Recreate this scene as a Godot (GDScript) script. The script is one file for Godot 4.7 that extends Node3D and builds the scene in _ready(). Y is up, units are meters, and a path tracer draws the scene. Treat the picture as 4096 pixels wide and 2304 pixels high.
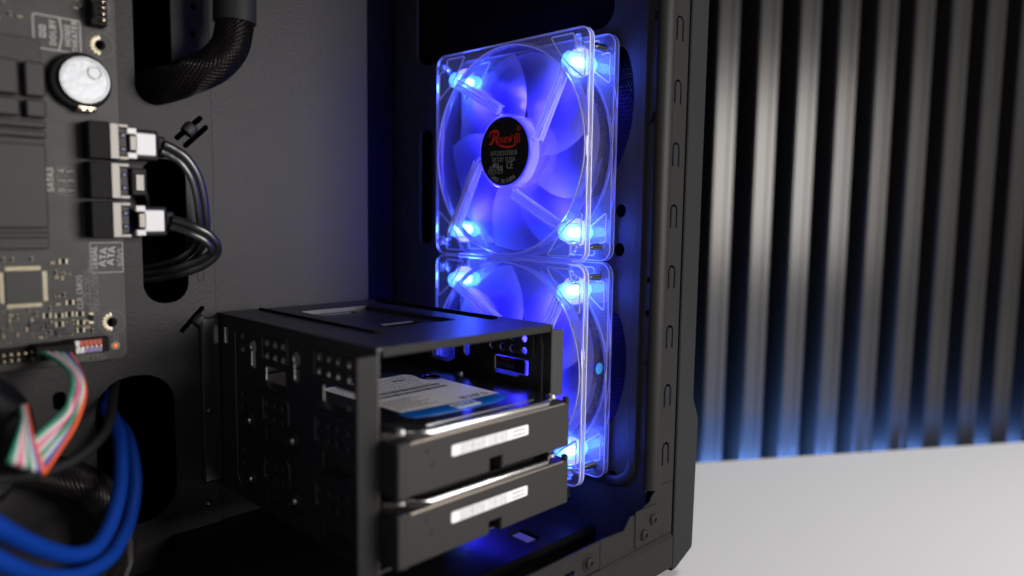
extends Node3D
# An open computer case on a white table: acrylic fans lit blue, a drive cage with two hard drives,
# the corner of a motherboard with its cables, and a slatted panel behind the table.

const FACE_L := Basis(Vector3(0, 0, 1), Vector3(0, 1, 0), Vector3(-1, 0, 0))    # things seen on a face that looks to -x
const FACE_F := Basis(Vector3(1, 0, 0), Vector3(0, 1, 0), Vector3(0, 0, 1))     # a face that looks to +z
const FACE_U := Basis(Vector3(1, 0, 0), Vector3(0, 0, -1), Vector3(0, 1, 0))    # a face that looks up, read from +z
const FACE_U_BACK := Basis(Vector3(-1, 0, 0), Vector3(0, 0, 1), Vector3(0, 1, 0))
const FACE_F_UPWARD := Basis(Vector3(0, 1, 0), Vector3(-1, 0, 0), Vector3(0, 0, 1))
const FACE_R := Basis(Vector3(0, 0, -1), Vector3(0, 1, 0), Vector3(1, 0, 0))

var M := {}
var taken := {}
var rng := RandomNumberGenerator.new()
var sans := SystemFont.new()
var bold := SystemFont.new()
var serif := SystemFont.new()
var slanted := FontVariation.new()

# ---------------------------------------------------------------- shape builder
class Shape:
	var v := PackedVector3Array()
	var n := PackedVector3Array()
	var uv := PackedVector2Array()

	func tri(a: Vector3, b: Vector3, c: Vector3, na: Vector3, nb: Vector3, nc: Vector3) -> void:
		if (b - a).cross(c - a).dot(na + nb + nc) > 0.0:
			v.append_array(PackedVector3Array([a, c, b]))
			n.append_array(PackedVector3Array([na, nc, nb]))
		else:
			v.append_array(PackedVector3Array([a, b, c]))
			n.append_array(PackedVector3Array([na, nb, nc]))

	func flat(a: Vector3, b: Vector3, c: Vector3, nn: Vector3) -> void:
		var m := (b - a).cross(c - a)
		if m.length_squared() < 1e-18:
			return
		m = m.normalized()
		if m.dot(nn) < 0.0:
			m = -m
		tri(a, b, c, m, m, m)

	func quad(a: Vector3, b: Vector3, c: Vector3, d: Vector3, nn: Vector3) -> void:
		flat(a, b, c, nn)
		flat(a, c, d, nn)

	func box(c: Vector3, s: Vector3, ch := 0.0, bs := Basis()) -> Shape:
		var h := s * 0.5
		ch = minf(ch, minf(h.x, minf(h.y, h.z)) * 0.9)
		var hh := [h.x, h.y, h.z]
		for ax in 3:
			for sg in [-1.0, 1.0]:
				var u := (ax + 1) % 3
				var w := (ax + 2) % 3
				var q := []
				for k in [[-1, -1], [1, -1], [1, 1], [-1, 1]]:
					var p := Vector3.ZERO
					p[ax] = sg * hh[ax]
					p[u] = k[0] * (hh[u] - ch)
					p[w] = k[1] * (hh[w] - ch)
					q.append(c + bs * p)
				var nn := Vector3.ZERO
				nn[ax] = sg
				quad(q[0], q[1], q[2], q[3], bs * nn)
				if ch > 0.0 and ax < 3:
					for s2 in [-1.0, 1.0]:      # the edge between face ax,sg and face u,s2
						var e := []
						for k in [[-1.0, 0], [1.0, 0], [1.0, 1], [-1.0, 1]]:
							var p := Vector3.ZERO
							p[w] = k[0] * (hh[w] - ch)
							p[ax] = sg * (hh[ax] if k[1] == 0 else hh[ax] - ch)
							p[u] = s2 * (hh[u] - ch if k[1] == 0 else hh[u])
							e.append(c + bs * p)
						var en := Vector3.ZERO
						en[ax] = sg
						en[u] = s2
						quad(e[0], e[1], e[2], e[3], bs * en)
		if ch > 0.0:
			for sx in [-1.0, 1.0]:
				for sy in [-1.0, 1.0]:
					for sz in [-1.0, 1.0]:
						var g := Vector3(sx, sy, sz)
						flat(c + bs * (g * (h - Vector3(0, ch, ch))), c + bs * (g * (h - Vector3(ch, 0, ch))), c + bs * (g * (h - Vector3(ch, ch, 0))), bs * g)
		return self

	static func area2(p: PackedVector2Array) -> float:
		var a := 0.0
		for i in p.size():
			var q := p[(i + 1) % p.size()]
			a += p[i].x * q.y - q.x * p[i].y
		return a

	static func inset(p: PackedVector2Array, d: float) -> PackedVector2Array:   # d > 0 shrinks a counterclockwise outline
		var out := PackedVector2Array()
		var k := p.size()
		for i in k:
			var e1 := (p[i] - p[(i + k - 1) % k]).normalized()
			var e2 := (p[(i + 1) % k] - p[i]).normalized()
			var n1 := Vector2(-e1.y, e1.x)
			var n2 := Vector2(-e2.y, e2.x)
			var m := n1 + n2
			if m.length() < 0.2:
				m = n1
			m = m.normalized()
			out.append(p[i] + m * d / maxf(0.4, m.dot(n1)))
		return out

	static func crosses(a: Vector2, b: Vector2, c: Vector2, d: Vector2) -> bool:
		var o1 := (b - a).cross(c - a)
		var o2 := (b - a).cross(d - a)
		var o3 := (d - c).cross(a - c)
		var o4 := (d - c).cross(b - c)
		return o1 * o2 < 0.0 and o3 * o4 < 0.0

	static func cut(outer: PackedVector2Array, holes: Array) -> Array:   # [points, triangle indices]
		var pts := Array(outer)
		var hs := holes.duplicate()
		hs.sort_custom(func(a, b):
			var ma := -1e9
			var mb := -1e9
			for q in a: ma = maxf(ma, q.x)
			for q in b: mb = maxf(mb, q.x)
			return ma > mb)
		for hi in hs.size():
			var h: PackedVector2Array = hs[hi]
			var best := 0
			for i in h.size():
				if h[i].x > h[best].x:
					best = i
			var m := h[best]
			var order := range(pts.size())
			order.sort_custom(func(a, b): return m.distance_squared_to(pts[a]) < m.distance_squared_to(pts[b]))
			var at := 0
			for cand in order:
				var ok := true
				# of several copies of one corner, only the copy whose inner angle opens towards the hole will do
				var pv: Vector2 = pts[(cand + pts.size() - 1) % pts.size()]
				var cu: Vector2 = pts[cand]
				var nx: Vector2 = pts[(cand + 1) % pts.size()]
				var l1 := (cu - pv).cross(m - pv)
				var l2 := (nx - cu).cross(m - cu)
				if (cu - pv).cross(nx - cu) >= 0.0:
					ok = l1 > 0.0 and l2 > 0.0
				else:
					ok = l1 > 0.0 or l2 > 0.0
				if not ok:
					continue
				for i in pts.size():
					if crosses(m, pts[cand], pts[i], pts[(i + 1) % pts.size()]):
						ok = false
						break
				if ok:
					for hj in range(hi, hs.size()):
						var g: PackedVector2Array = hs[hj]
						for i in g.size():
							if crosses(m, pts[cand], g[i], g[(i + 1) % g.size()]):
								ok = false
								break
						if not ok:
							break
				if ok:
					at = cand
					break
			var ring := []
			for i in h.size() + 1:
				ring.append(h[(best + i) % h.size()])
			ring.append(pts[at])
			pts = pts.slice(0, at + 1) + ring + pts.slice(at + 1)
		var p := PackedVector2Array(pts)
		var idx := range(p.size())
		var tris := PackedInt32Array()
		var guard := 0
		var i := 0
		while idx.size() > 3 and guard < idx.size() * 2 + 10:
			var k := idx.size()
			var ia: int = idx[(i + k - 1) % k]
			var ib: int = idx[i % k]
			var ic: int = idx[(i + 1) % k]
			var a := p[ia]
			var b := p[ib]
			var c := p[ic]
			var cr := (b - a).cross(c - b)
			var ear := cr > 1e-14
			if ear:
				for j in idx:
					var q := p[j]
					if q == a or q == b or q == c:
						continue
					if (b - a).cross(q - a) >= 0.0 and (c - b).cross(q - b) >= 0.0 and (a - c).cross(q - c) >= 0.0:
						ear = false
						break
			elif absf(cr) <= 1e-14:
				ear = true
			if ear:
				if cr > 1e-14:
					tris.append_array(PackedInt32Array([ia, ib, ic]))
				idx.remove_at(i % k)
				guard = 0
			else:
				i += 1
				guard += 1
			i = i % maxi(1, idx.size())
		if idx.size() == 3:
			tris.append_array(PackedInt32Array([idx[0], idx[1], idx[2]]))
		return [p, tris]

	# a plate: outline and holes in the u, v plane of bs, from o (back) to o + w * d (front)
	func plate(outer: PackedVector2Array, holes: Array, o: Vector3, bs: Basis, d: float, ch := 0.0, back := true) -> Shape:
		if area2(outer) < 0.0:
			outer = outer.duplicate()
			outer.reverse()
		var hh := []
		for h in holes:
			var g: PackedVector2Array = h.duplicate()
			if area2(g) > 0.0:
				g.reverse()
			hh.append(g)
		var f_outer := inset(outer, ch) if ch > 0.0 else outer
		var f_holes := []
		for g in hh:
			f_holes.append(inset(g, ch) if ch > 0.0 else g)
		var w := bs.z
		var at := func(q: Vector2, z: float) -> Vector3: return o + bs.x * q.x + bs.y * q.y + w * z
		var t := cut(f_outer, f_holes)
		var p: PackedVector2Array = t[0]
		var ix: PackedInt32Array = t[1]
		for k in range(0, ix.size(), 3):
			flat(at.call(p[ix[k]], d), at.call(p[ix[k + 1]], d), at.call(p[ix[k + 2]], d), w)
		if back:
			t = cut(outer, hh)
			p = t[0]
			ix = t[1]
			for k in range(0, ix.size(), 3):
				flat(at.call(p[ix[k]], 0.0), at.call(p[ix[k + 1]], 0.0), at.call(p[ix[k + 2]], 0.0), -w)
		var rings := [[outer, f_outer]]
		for k in hh.size():
			rings.append([hh[k], f_holes[k]])
		for r in rings:
			var g: PackedVector2Array = r[0]
			var f: PackedVector2Array = r[1]
			for i in g.size():
				var j := (i + 1) % g.size()
				var e := g[j] - g[i]
				var nn: Vector3 = bs.x * e.y - bs.y * e.x
				quad(at.call(g[i], 0.0), at.call(g[j], 0.0), at.call(g[j], d - ch), at.call(g[i], d - ch), nn)
				if ch > 0.0:
					quad(at.call(g[i], d - ch), at.call(g[j], d - ch), at.call(f[j], d), at.call(f[i], d), nn.normalized() + w)
		return self

	# a tube along points; rx across, ry along the flat's normal (up)
	func tube(pts: PackedVector3Array, rx: float, sides := 12, ry := -1.0, up := Vector3.ZERO, caps := true, closed := false) -> Shape:
		if ry < 0.0:
			ry = rx
		var k := pts.size()
		var prev := up if up != Vector3.ZERO else Vector3(0.31, 0.87, 0.37)
		var rings := []
		var nrm := []
		for i in k:
			var d: Vector3
			if closed:
				d = (pts[(i + 1) % k] - pts[(i + k - 1) % k]).normalized()
			else:
				d = (pts[mini(i + 1, k - 1)] - pts[maxi(i - 1, 0)]).normalized()
			var u := (up if up != Vector3.ZERO else prev)
			u = (u - d * u.dot(d)).normalized()
			prev = u
			var s := d.cross(u)
			var ring := PackedVector3Array()
			var nn := PackedVector3Array()
			for a in sides:
				var th := TAU * a / sides
				ring.append(pts[i] + s * cos(th) * rx + u * sin(th) * ry)
				nn.append((s * cos(th) * ry + u * sin(th) * rx).normalized())
			rings.append(ring)
			nrm.append(nn)
		for i in (k if closed else k - 1):
			var i2 := (i + 1) % k
			for a in sides:
				var b := (a + 1) % sides
				tri(rings[i][a], rings[i2][a], rings[i2][b], nrm[i][a], nrm[i2][a], nrm[i2][b])
				tri(rings[i][a], rings[i2][b], rings[i][b], nrm[i][a], nrm[i2][b], nrm[i][b])
		if caps and not closed:
			for e in [0, k - 1]:
				var d := (pts[0] - pts[1]) if e == 0 else (pts[k - 1] - pts[k - 2])
				for a in sides:
					flat(pts[e], rings[e][a], rings[e][(a + 1) % sides], d)
		return self

	# profile of (radius, height) turned about bs.z through o
	func lathe(prof: PackedVector2Array, o: Vector3, bs: Basis, segs := 24, smooth := false, from := 0.0, to := TAU) -> Shape:
		var k := prof.size()
		var pn := []
		for i in k - 1:
			var e := prof[i + 1] - prof[i]
			pn.append(Vector2(e.y, -e.x).normalized())
		for i in k - 1:
			var n0: Vector2 = pn[i]
			var n1: Vector2 = pn[i]
			if smooth:
				if i > 0: n0 = (pn[i] + pn[i - 1]).normalized()
				if i < k - 2: n1 = (pn[i] + pn[i + 1]).normalized()
			for a in segs:
				var t0 := from + (to - from) * a / segs
				var t1 := from + (to - from) * (a + 1) / segs
				var r0 := bs.x * cos(t0) + bs.y * sin(t0)
				var r1 := bs.x * cos(t1) + bs.y * sin(t1)
				var p00 := o + r0 * prof[i].x + bs.z * prof[i].y
				var p01 := o + r1 * prof[i].x + bs.z * prof[i].y
				var p10 := o + r0 * prof[i + 1].x + bs.z * prof[i + 1].y
				var p11 := o + r1 * prof[i + 1].x + bs.z * prof[i + 1].y
				var m00 := r0 * n0.x + bs.z * n0.y
				var m01 := r1 * n0.x + bs.z * n0.y
				var m10 := r0 * n1.x + bs.z * n1.y
				var m11 := r1 * n1.x + bs.z * n1.y
				if prof[i + 1].x > 1e-7:
					tri(p00, p10, p11, m00, m10, m11)
				if prof[i].x > 1e-7:
					tri(p00, p11, p01, m00, m11, m01)
		return self

	func disc(o: Vector3, bs: Basis, r: float, h: float, segs := 24, ch := 0.0) -> Shape:
		return lathe(PackedVector2Array([Vector2(r, 0), Vector2(r, h - ch), Vector2(r - ch, h), Vector2(0, h)]) if ch > 0.0 else PackedVector2Array([Vector2(r, 0), Vector2(r, h), Vector2(0, h)]), o, bs, segs)

	func mesh(shift: Vector3) -> ArrayMesh:
		var arr := []
		arr.resize(Mesh.ARRAY_MAX)
		var w := v.duplicate()
		for i in w.size():
			w[i] -= shift
		arr[Mesh.ARRAY_VERTEX] = w
		arr[Mesh.ARRAY_NORMAL] = n
		if uv.size() == v.size():
			arr[Mesh.ARRAY_TEX_UV] = uv
		var m := ArrayMesh.new()
		m.add_surface_from_arrays(Mesh.PRIMITIVE_TRIANGLES, arr)
		return m


# ---------------------------------------------------------------- scene helpers
func numbered(s: String) -> String:
	if not taken.has(s):
		taken[s] = 0
		return s
	taken[s] += 1
	return "%s_%03d" % [s, taken[s]]


func thing(called: String, label: String, category: String, at := Vector3.ZERO, group := "") -> Node3D:
	var o := Node3D.new()
	o.name = numbered(called)
	o.position = at
	o.set_meta("label", label)
	o.set_meta("category", category)
	if group:
		o.set_meta("group", group)
	add_child(o)
	return o


func origin_of(p: Node) -> Vector3:
	var s := Vector3.ZERO
	while p is Node3D and p != self:
		s += p.position
		p = p.get_parent()
	return s


# shapes are written in the place's own metres; each part is stored relative to its thing
func part(called: String, s: Shape, mat: Material, parent: Node, label := "") -> MeshInstance3D:
	var o := MeshInstance3D.new()
	var nm := called
	var k := 0
	while parent.has_node(nm):
		k += 1
		nm = "%s_%03d" % [called, k]
	o.name = nm
	o.mesh = s.mesh(origin_of(parent))
	o.material_override = null
	o.mesh.surface_set_material(0, mat)
	if label:
		o.set_meta("label", label)
	parent.add_child(o, true)
	return o


func words(text: String, size: float, at: Vector3, bs: Basis, mat: Material, parent: Node, font: Font = null, called := "lettering", stretch := 1.0) -> MeshInstance3D:
	var t := TextMesh.new()
	t.text = text
	t.font = font if font else sans
	t.font_size = 32
	t.pixel_size = size / 32.0
	t.depth = 0.0
	t.curve_step = 1.5
	t.material = mat
	var o := MeshInstance3D.new()
	var nm := called
	var k := 0
	while parent.has_node(nm):
		k += 1
		nm = "%s_%03d" % [called, k]
	o.name = nm
	o.mesh = t
	o.transform = Transform3D(Basis(bs.x * stretch, bs.y, bs.z), at - origin_of(parent))
	parent.add_child(o, true)
	return o


func rr(x0: float, y0: float, x1: float, y1: float, r: float, k := 5) -> PackedVector2Array:
	var p := PackedVector2Array()
	for c in [[x1 - r, y0 + r, -0.5], [x1 - r, y1 - r, 0.0], [x0 + r, y1 - r, 0.5], [x0 + r, y0 + r, 1.0]]:
		for i in k + 1:
			var a: float = PI * (c[2] + 0.5 * i / k)
			p.append(Vector2(c[0] + cos(a) * r, c[1] + sin(a) * r))
	return p


func ring2(x: float, y: float, r: float, k := 20) -> PackedVector2Array:
	var p := PackedVector2Array()
	for i in k:
		p.append(Vector2(x + cos(TAU * i / k) * r, y + sin(TAU * i / k) * r))
	return p


func curve(pts: Array, steps := 6) -> PackedVector3Array:
	var out := PackedVector3Array()
	var k := pts.size()
	for i in k - 1:
		var a: Vector3 = pts[maxi(i - 1, 0)]
		var b: Vector3 = pts[i]
		var c: Vector3 = pts[i + 1]
		var d: Vector3 = pts[mini(i + 2, k - 1)]
		for s in steps:
			out.append(b.cubic_interpolate(c, a, d, float(s) / steps))
	out.append(pts[k - 1])
	return out


func lin(r: float, g: float, b: float, a := 1.0) -> Color:
	var c := Color(r, g, b).linear_to_srgb()
	c.a = a
	return c


func mat(c: Color, rough := 0.6, metal := 0.0, spec := 0.5) -> StandardMaterial3D:
	var m := StandardMaterial3D.new()
	m.albedo_color = c
	m.roughness = rough
	m.metallic = metal
	m.metallic_specular = spec
	return m


func noise_tex(freq: float, seed_: int, normal := false, strength := 4.0, lo := 0.0, hi := 1.0, px := 512) -> NoiseTexture2D:
	var f := FastNoiseLite.new()
	f.seed = seed_
	f.frequency = freq
	f.fractal_octaves = 3
	var t := NoiseTexture2D.new()
	t.width = px
	t.height = px
	t.seamless = true
	t.noise = f
	t.as_normal_map = normal
	t.bump_strength = strength
	if not normal:
		var g := Gradient.new()
		g.set_color(0, Color(lo, lo, lo))
		g.set_color(1, Color(hi, hi, hi))
		t.color_ramp = g
	return t


func grained(m: StandardMaterial3D, tex: Texture2D, scale: float, amount: float, rough_tex: Texture2D = null) -> StandardMaterial3D:
	m.uv1_triplanar = true
	m.uv1_world_triplanar = true
	m.uv1_scale = Vector3.ONE * scale
	m.heightmap_enabled = true
	m.heightmap_texture = tex
	m.heightmap_scale = amount * 0.012
	if rough_tex:
		m.roughness_texture = rough_tex
	return m


func clear(c: Color, rough := 0.05) -> StandardMaterial3D:
	var m := mat(c, rough, 0.0, 0.5)
	m.transparency = BaseMaterial3D.TRANSPARENCY_ALPHA
	return m


func glow(c: Color, e: float) -> StandardMaterial3D:
	var m := mat(c, 0.4)
	m.emission_enabled = true
	m.emission = c
	m.emission_energy_multiplier = e
	return m


func make_materials() -> void:
	var grain := powder_texture()
	var fine := noise_tex(0.3, 8)
	M.steel = grained(mat(lin(0.0145, 0.014, 0.0144), 0.5, 0.0, 0.3), grain, 8.0, 1.30)
	M.steel_front = grained(mat(lin(0.026, 0.0255, 0.0255), 0.45, 0.0, 0.45), grain, 8.0, 0.8)  # lighter copy of the steel, light on the -x face put into the colour
	M.steel_deep = grained(mat(lin(0.012, 0.012, 0.013), 0.5, 0.0, 0.3), grain, 8.0, 0.26)
	M.steel_pillar = grained(mat(lin(0.0105, 0.0103, 0.0098), 0.5, 0.0, 0.27), grain, 8.0, 0.32)
	M.cage = grained(mat(lin(0.013, 0.013, 0.014), 0.38, 0.0, 0.5), grain, 8.0, 0.16)
	M.gloss_black = grained(mat(lin(0.005, 0.005, 0.0055), 0.2, 0.0, 0.35), fine, 20.0, 0.12)
	M.plastic = grained(mat(lin(0.011, 0.0116, 0.0122), 0.5, 0.0, 0.27), fine, 40.0, 0.25)
	M.far_steel = grained(mat(lin(0.006, 0.006, 0.0065), 0.6, 0.0, 0.15), grain, 8.0, 0.2)  # darker copy of the steel, shade behind the tray put into the colour
	M.filter = grained(mat(lin(0.003, 0.003, 0.0035), 0.3, 0.0, 0.2), grain, 8.0, 0.3)
	M.table = grained(mat(lin(0.62, 0.62, 0.64), 0.5), mottle_normal(), 3.0, 0.1)
	M.slat = grained(mat(lin(0.022, 0.021, 0.020), 0.26, 0.0, 0.36), mottle_normal(), 4.0, 0.2)
	M.felt = mat(lin(0.006, 0.006, 0.0065), 0.95, 0.0, 0.1)
	M.acrylic = clear(lin(0.75, 0.75, 1.0, 0.035), 0.05)
	M.strut = clear(lin(0.8, 0.8, 1.0, 0.34), 0.08)
	M.glass = mat(lin(0.85, 0.85, 1.0, 0.11), 0.03)
	M.glass.refraction_enabled = true
	M.glass.refraction_scale = 0.05
	M.acrylic_edge = clear(lin(0.85, 0.87, 1.0, 0.6), 0.12)  # paler and denser: light gathered in the acrylic edges is painted in
	M.blade = mat(lin(0.13, 0.085, 0.95, 0.22), 0.12)  # clear plastic tinted blue, the LED glow put into its colour
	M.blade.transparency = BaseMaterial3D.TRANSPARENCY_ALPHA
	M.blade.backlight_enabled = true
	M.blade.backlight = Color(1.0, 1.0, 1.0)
	M.lead = mat(lin(0.62, 0.58, 0.55, 0.8), 0.35)
	M.lead.transparency = BaseMaterial3D.TRANSPARENCY_ALPHA
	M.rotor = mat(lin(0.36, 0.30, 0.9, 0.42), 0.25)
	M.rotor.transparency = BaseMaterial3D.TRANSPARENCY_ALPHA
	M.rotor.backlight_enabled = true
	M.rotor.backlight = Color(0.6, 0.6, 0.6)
	M.led = glow(lin(0.22, 0.68, 1.0), 9.0)
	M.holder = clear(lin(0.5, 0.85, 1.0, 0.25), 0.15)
	M.holder.emission_enabled = true  # LED light inside the clear holder, given to it as emission
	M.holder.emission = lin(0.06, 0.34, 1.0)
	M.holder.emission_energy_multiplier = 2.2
	M.sticker_black = mat(lin(0.006, 0.006, 0.007), 0.45)
	M.print_red = mat(lin(0.75, 0.03, 0.02), 0.5)
	M.print_grey = mat(lin(0.45, 0.45, 0.46), 0.6)
	M.print_white = mat(lin(0.27, 0.27, 0.255), 0.6)
	M.print_dim = mat(lin(0.09, 0.087, 0.081), 0.6)
	M.ink = mat(lin(0.03, 0.03, 0.035), 0.6)
	M.ink_soft = mat(lin(0.2, 0.2, 0.21), 0.6)
	M.label_white = mat(lin(0.74, 0.74, 0.75), 0.45)
	M.slot_violet_light = mat(lin(0.12, 0.10, 0.2), 0.6, 0.0, 0.3)  # violet light on the slot painted into the colour
	M.label_blue = mat(lin(0.0, 0.11, 0.46), 0.35)
	M.label_navy = mat(lin(0.01, 0.02, 0.10), 0.4)
	M.dot_cyan = mat(lin(0.05, 0.36, 0.95), 0.5)
	M.lid = grained(mat(lin(0.42, 0.41, 0.40), 0.22, 1.0), fine, 30.0, 0.06)
	M.casting = grained(mat(lin(0.021, 0.020, 0.019), 0.45, 0.15, 0.33), fine, 40.0, 0.25)
	M.casting_edge = mat(lin(0.22, 0.19, 0.16), 0.35, 0.8)
	M.metal = mat(lin(0.50, 0.48, 0.46), 0.3, 1.0)
	M.cell = grained(mat(lin(0.16, 0.167, 0.178), 0.42, 1.0), mottle_normal(), 18.0, 0.5)
	M.metal_warm = mat(lin(0.55, 0.46, 0.32), 0.3, 1.0)
	M.metal_dark = mat(lin(0.14, 0.14, 0.14), 0.3, 1.0)
	M.solder = mat(lin(0.26, 0.235, 0.17), 0.42, 0.9)
	M.shell_metal = mat(lin(0.14, 0.133, 0.125), 0.5, 1.0)
	M.pcb = pcb_material()
	M.chip = grained(mat(lin(0.014, 0.0135, 0.013), 0.5, 0.0, 0.4), fine, 80.0, 0.3)
	M.anodised = grained(mat(lin(0.022, 0.0212, 0.0205), 0.5, 0.2, 0.35), fine, 40.0, 0.3)
	M.black = mat(lin(0.005, 0.005, 0.005), 0.55, 0.0, 0.2)
	M.black_gloss = mat(lin(0.010, 0.010, 0.011), 0.28)
	M.rubber = mat(lin(0.009, 0.009, 0.010), 0.6, 0.0, 0.3)
	M.white_plastic = mat(lin(0.52, 0.52, 0.52), 0.45)
	M.blue_jacket = mat(lin(0.002, 0.028, 0.21), 0.45, 0.0, 0.3)
	M.braid = mat(lin(0.0035, 0.0035, 0.0037), 0.2, 0.0, 0.3)
	M.braid_grey = mat(lin(0.010, 0.0095, 0.009), 0.22, 0.0, 0.4)
	M.core_red = mat(lin(0.010, 0.0015, 0.0015), 0.5, 0.0, 0.2)
	M.wire_white = mat(lin(0.48, 0.465, 0.435), 0.5)
	M.wire_green = mat(lin(0.02, 0.20, 0.13), 0.5)
	M.wire_red = mat(lin(0.50, 0.04, 0.02), 0.5)
	M.wire_orange = mat(lin(0.62, 0.08, 0.01), 0.5)
	M.wire_blue = mat(lin(0.03, 0.06, 0.28), 0.5)
	M.wire_pink = mat(lin(0.55, 0.10, 0.20), 0.5)
	M.header_red = mat(lin(0.32, 0.03, 0.015), 0.5)
	M.header_violet = mat(lin(0.17, 0.13, 0.28), 0.5)
	M.amber = glow(lin(0.9, 0.22, 0.05), 0.5)


func powder_texture() -> ImageTexture:
	# wrapped, lightly smoothed random height: the fine grain of powder coat
	var px := 512
	var a := PackedByteArray()
	a.resize(px * px)
	rng.seed = 404
	for i in px * px:
		a[i] = rng.randi() & 255
	var b := PackedByteArray()
	b.resize(px * px)
	for y in px:
		var up := posmod(y - 1, px) * px
		var at := y * px
		var dn := posmod(y + 1, px) * px
		for x in px:
			var r := (x + 1) & 511
			var l := (x - 1) & 511
			b[at + x] = (2 * a[at + x] + a[at + r] + a[at + l] + a[up + x] + a[dn + x] + a[up + r] + a[dn + l]) >> 3
	return ImageTexture.create_from_image(Image.create_from_data(px, px, false, Image.FORMAT_L8, b))


func mottle_normal() -> NoiseTexture2D:
	return noise_tex(0.03, 21)


func pcb_material() -> StandardMaterial3D:
	# copper traces under dark solder mask: runs of parallel lines with 45 degree bends
	var px := 1024
	var im := Image.create(px, px, false, Image.FORMAT_RGB8)
	im.fill(lin(0.0225, 0.0217, 0.0205))
	var line := lin(0.033, 0.032, 0.030)
	rng.seed = 77
	for run in 46:
		var x := rng.randi_range(0, px)
		var y := rng.randi_range(0, px)
		var count := rng.randi_range(4, 12)
		var vertical := rng.randf() < 0.6
		var d1 := rng.randi_range(60, 260)
		var d2 := rng.randi_range(20, 110)
		var d3 := rng.randi_range(40, 220)
		for c in count:
			var cx := x + (c * 7 if vertical else 0)
			var cy := y + (0 if vertical else c * 7)
			for s in d1 + d2 + d3:
				if vertical:
					cy += 1
					if s > d1 and s < d1 + d2: cx += 1
				else:
					cx += 1
					if s > d1 and s < d1 + d2: cy += 1
				im.set_pixel(posmod(cx, px), posmod(cy, px), line)
				im.set_pixel(posmod(cx + (1 if vertical else 0), px), posmod(cy + (0 if vertical else 1), px), line)
				im.set_pixel(posmod(cx + (2 if vertical else 0), px), posmod(cy + (0 if vertical else 2), px), line)
	var m := mat(Color.WHITE, 0.5, 0.0, 0.35)
	m.albedo_texture = ImageTexture.create_from_image(im)
	m.uv1_triplanar = true
	m.uv1_world_triplanar = true
	m.uv1_scale = Vector3.ONE * 11.0
	return m


# ---------------------------------------------------------------- scene
func _ready() -> void:
	# camera
	var cam := Camera3D.new()
	cam.name = "camera"
	var lens := CameraAttributesPhysical.new()
	lens.frustum_focal_length = 25.8
	lens.frustum_focus_distance = 0.392
	lens.exposure_aperture = 3.3
	lens.frustum_near = 0.01
	lens.frustum_far = 20.0
	cam.attributes = lens
	cam.fov = 42.7784
	cam.near = 0.01
	cam.far = 20.0
	cam.position = Vector3(-0.2974, 0.0228, 0.3590)
	cam.rotation = Vector3(-0.0956, -0.7958, 0.0144)
	add_child(cam)
	cam.current = true

	# a dim room without windows in view
	var env := Environment.new()
	env.background_mode = Environment.BG_COLOR
	env.background_color = lin(0.012, 0.012, 0.013)
	env.tonemap_mode = Environment.TONE_MAPPER_LINEAR
	env.tonemap_exposure = 1.0
	env.sdfgi_enabled = true
	env.ssao_enabled = true
	env.ssil_enabled = true
	var we := WorldEnvironment.new()
	we.name = "room_air"
	we.environment = env
	add_child(we)

	# key softbox to the right of the camera; the satin slats mirror it as far as its right edge
	area_lamp("key_softbox", Vector3(0.235, 0.12, 1.0), Vector3(0.0, 0.02, 0.0), Vector2(0.50, 0.34), lin(1.0, 0.95, 0.90), 1.35)
	# added lamp overhead that lifts and evens out the table's brightness
	area_lamp("added_table_light", Vector3(0.85, 1.7, 0.60), Vector3(0.6, -0.18, 0.35), Vector2(0.5, 0.5), lin(0.97, 0.98, 1.0), 1.75)
	# added weak fill from the left, for the cage edges and -x faces
	area_lamp("added_fill", Vector3(-1.1, 0.55, 0.95), Vector3(-0.05, 0.0, 0.05), Vector2(0.5, 0.5), lin(1.0, 0.97, 0.94), 0.22)
	rng.seed = 5
	sans.font_names = PackedStringArray(["Droid Sans"])
	bold.font_names = PackedStringArray(["Droid Sans"])
	bold.font_weight = 700
	serif.font_names = PackedStringArray(["Droid Serif"])
	serif.font_weight = 700
	slanted.base_font = serif
	slanted.spacing_glyph = -1
	slanted.variation_transform = Transform2D(Vector2(0.86, 0.0), Vector2(0.22, 1.0), Vector2.ZERO)
	make_materials()

	build_table()
	build_wall()
	build_case()
	build_fans()
	build_cage()
	build_drives()
	build_board()
	build_sata()
	build_cables()


func area_lamp(called: String, from: Vector3, to: Vector3, size: Vector2, c: Color, e: float) -> AreaLight3D:
	var l := AreaLight3D.new()
	l.name = called
	l.area_size = size
	l.area_normalize_energy = true
	l.light_color = c
	l.light_energy = e
	l.area_range = 6.0
	l.area_attenuation = 2.0
	l.shadow_enabled = true
	l.look_at_from_position(from, to)
	add_child(l)
	return l


const TABLE_Y := -0.178
const EDGE_A := Vector3(0.2404, -0.178, 0.0545)     # the table's far edge runs from here along EDGE_D
const EDGE_D := Vector3(0.8395, 0, 0.5433)
const EDGE_N := Vector3(0.5433, 0, -0.8395)         # away from the viewer


func build_table() -> void:
	var t := thing("white_table", "white smooth table top that the computer case stands on", "table", EDGE_A + EDGE_D * 0.0 - Vector3(0, 0.03, 0))
	var b := Basis(EDGE_D, Vector3.UP, -EDGE_N)
	var s := Shape.new()
	s.box(EDGE_A - EDGE_N * 0.6 + Vector3(0, -0.0125, 0), Vector3(2.6, 0.025, 1.2), 0.002, b)
	part("table_top", s, M.table, t)


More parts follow.
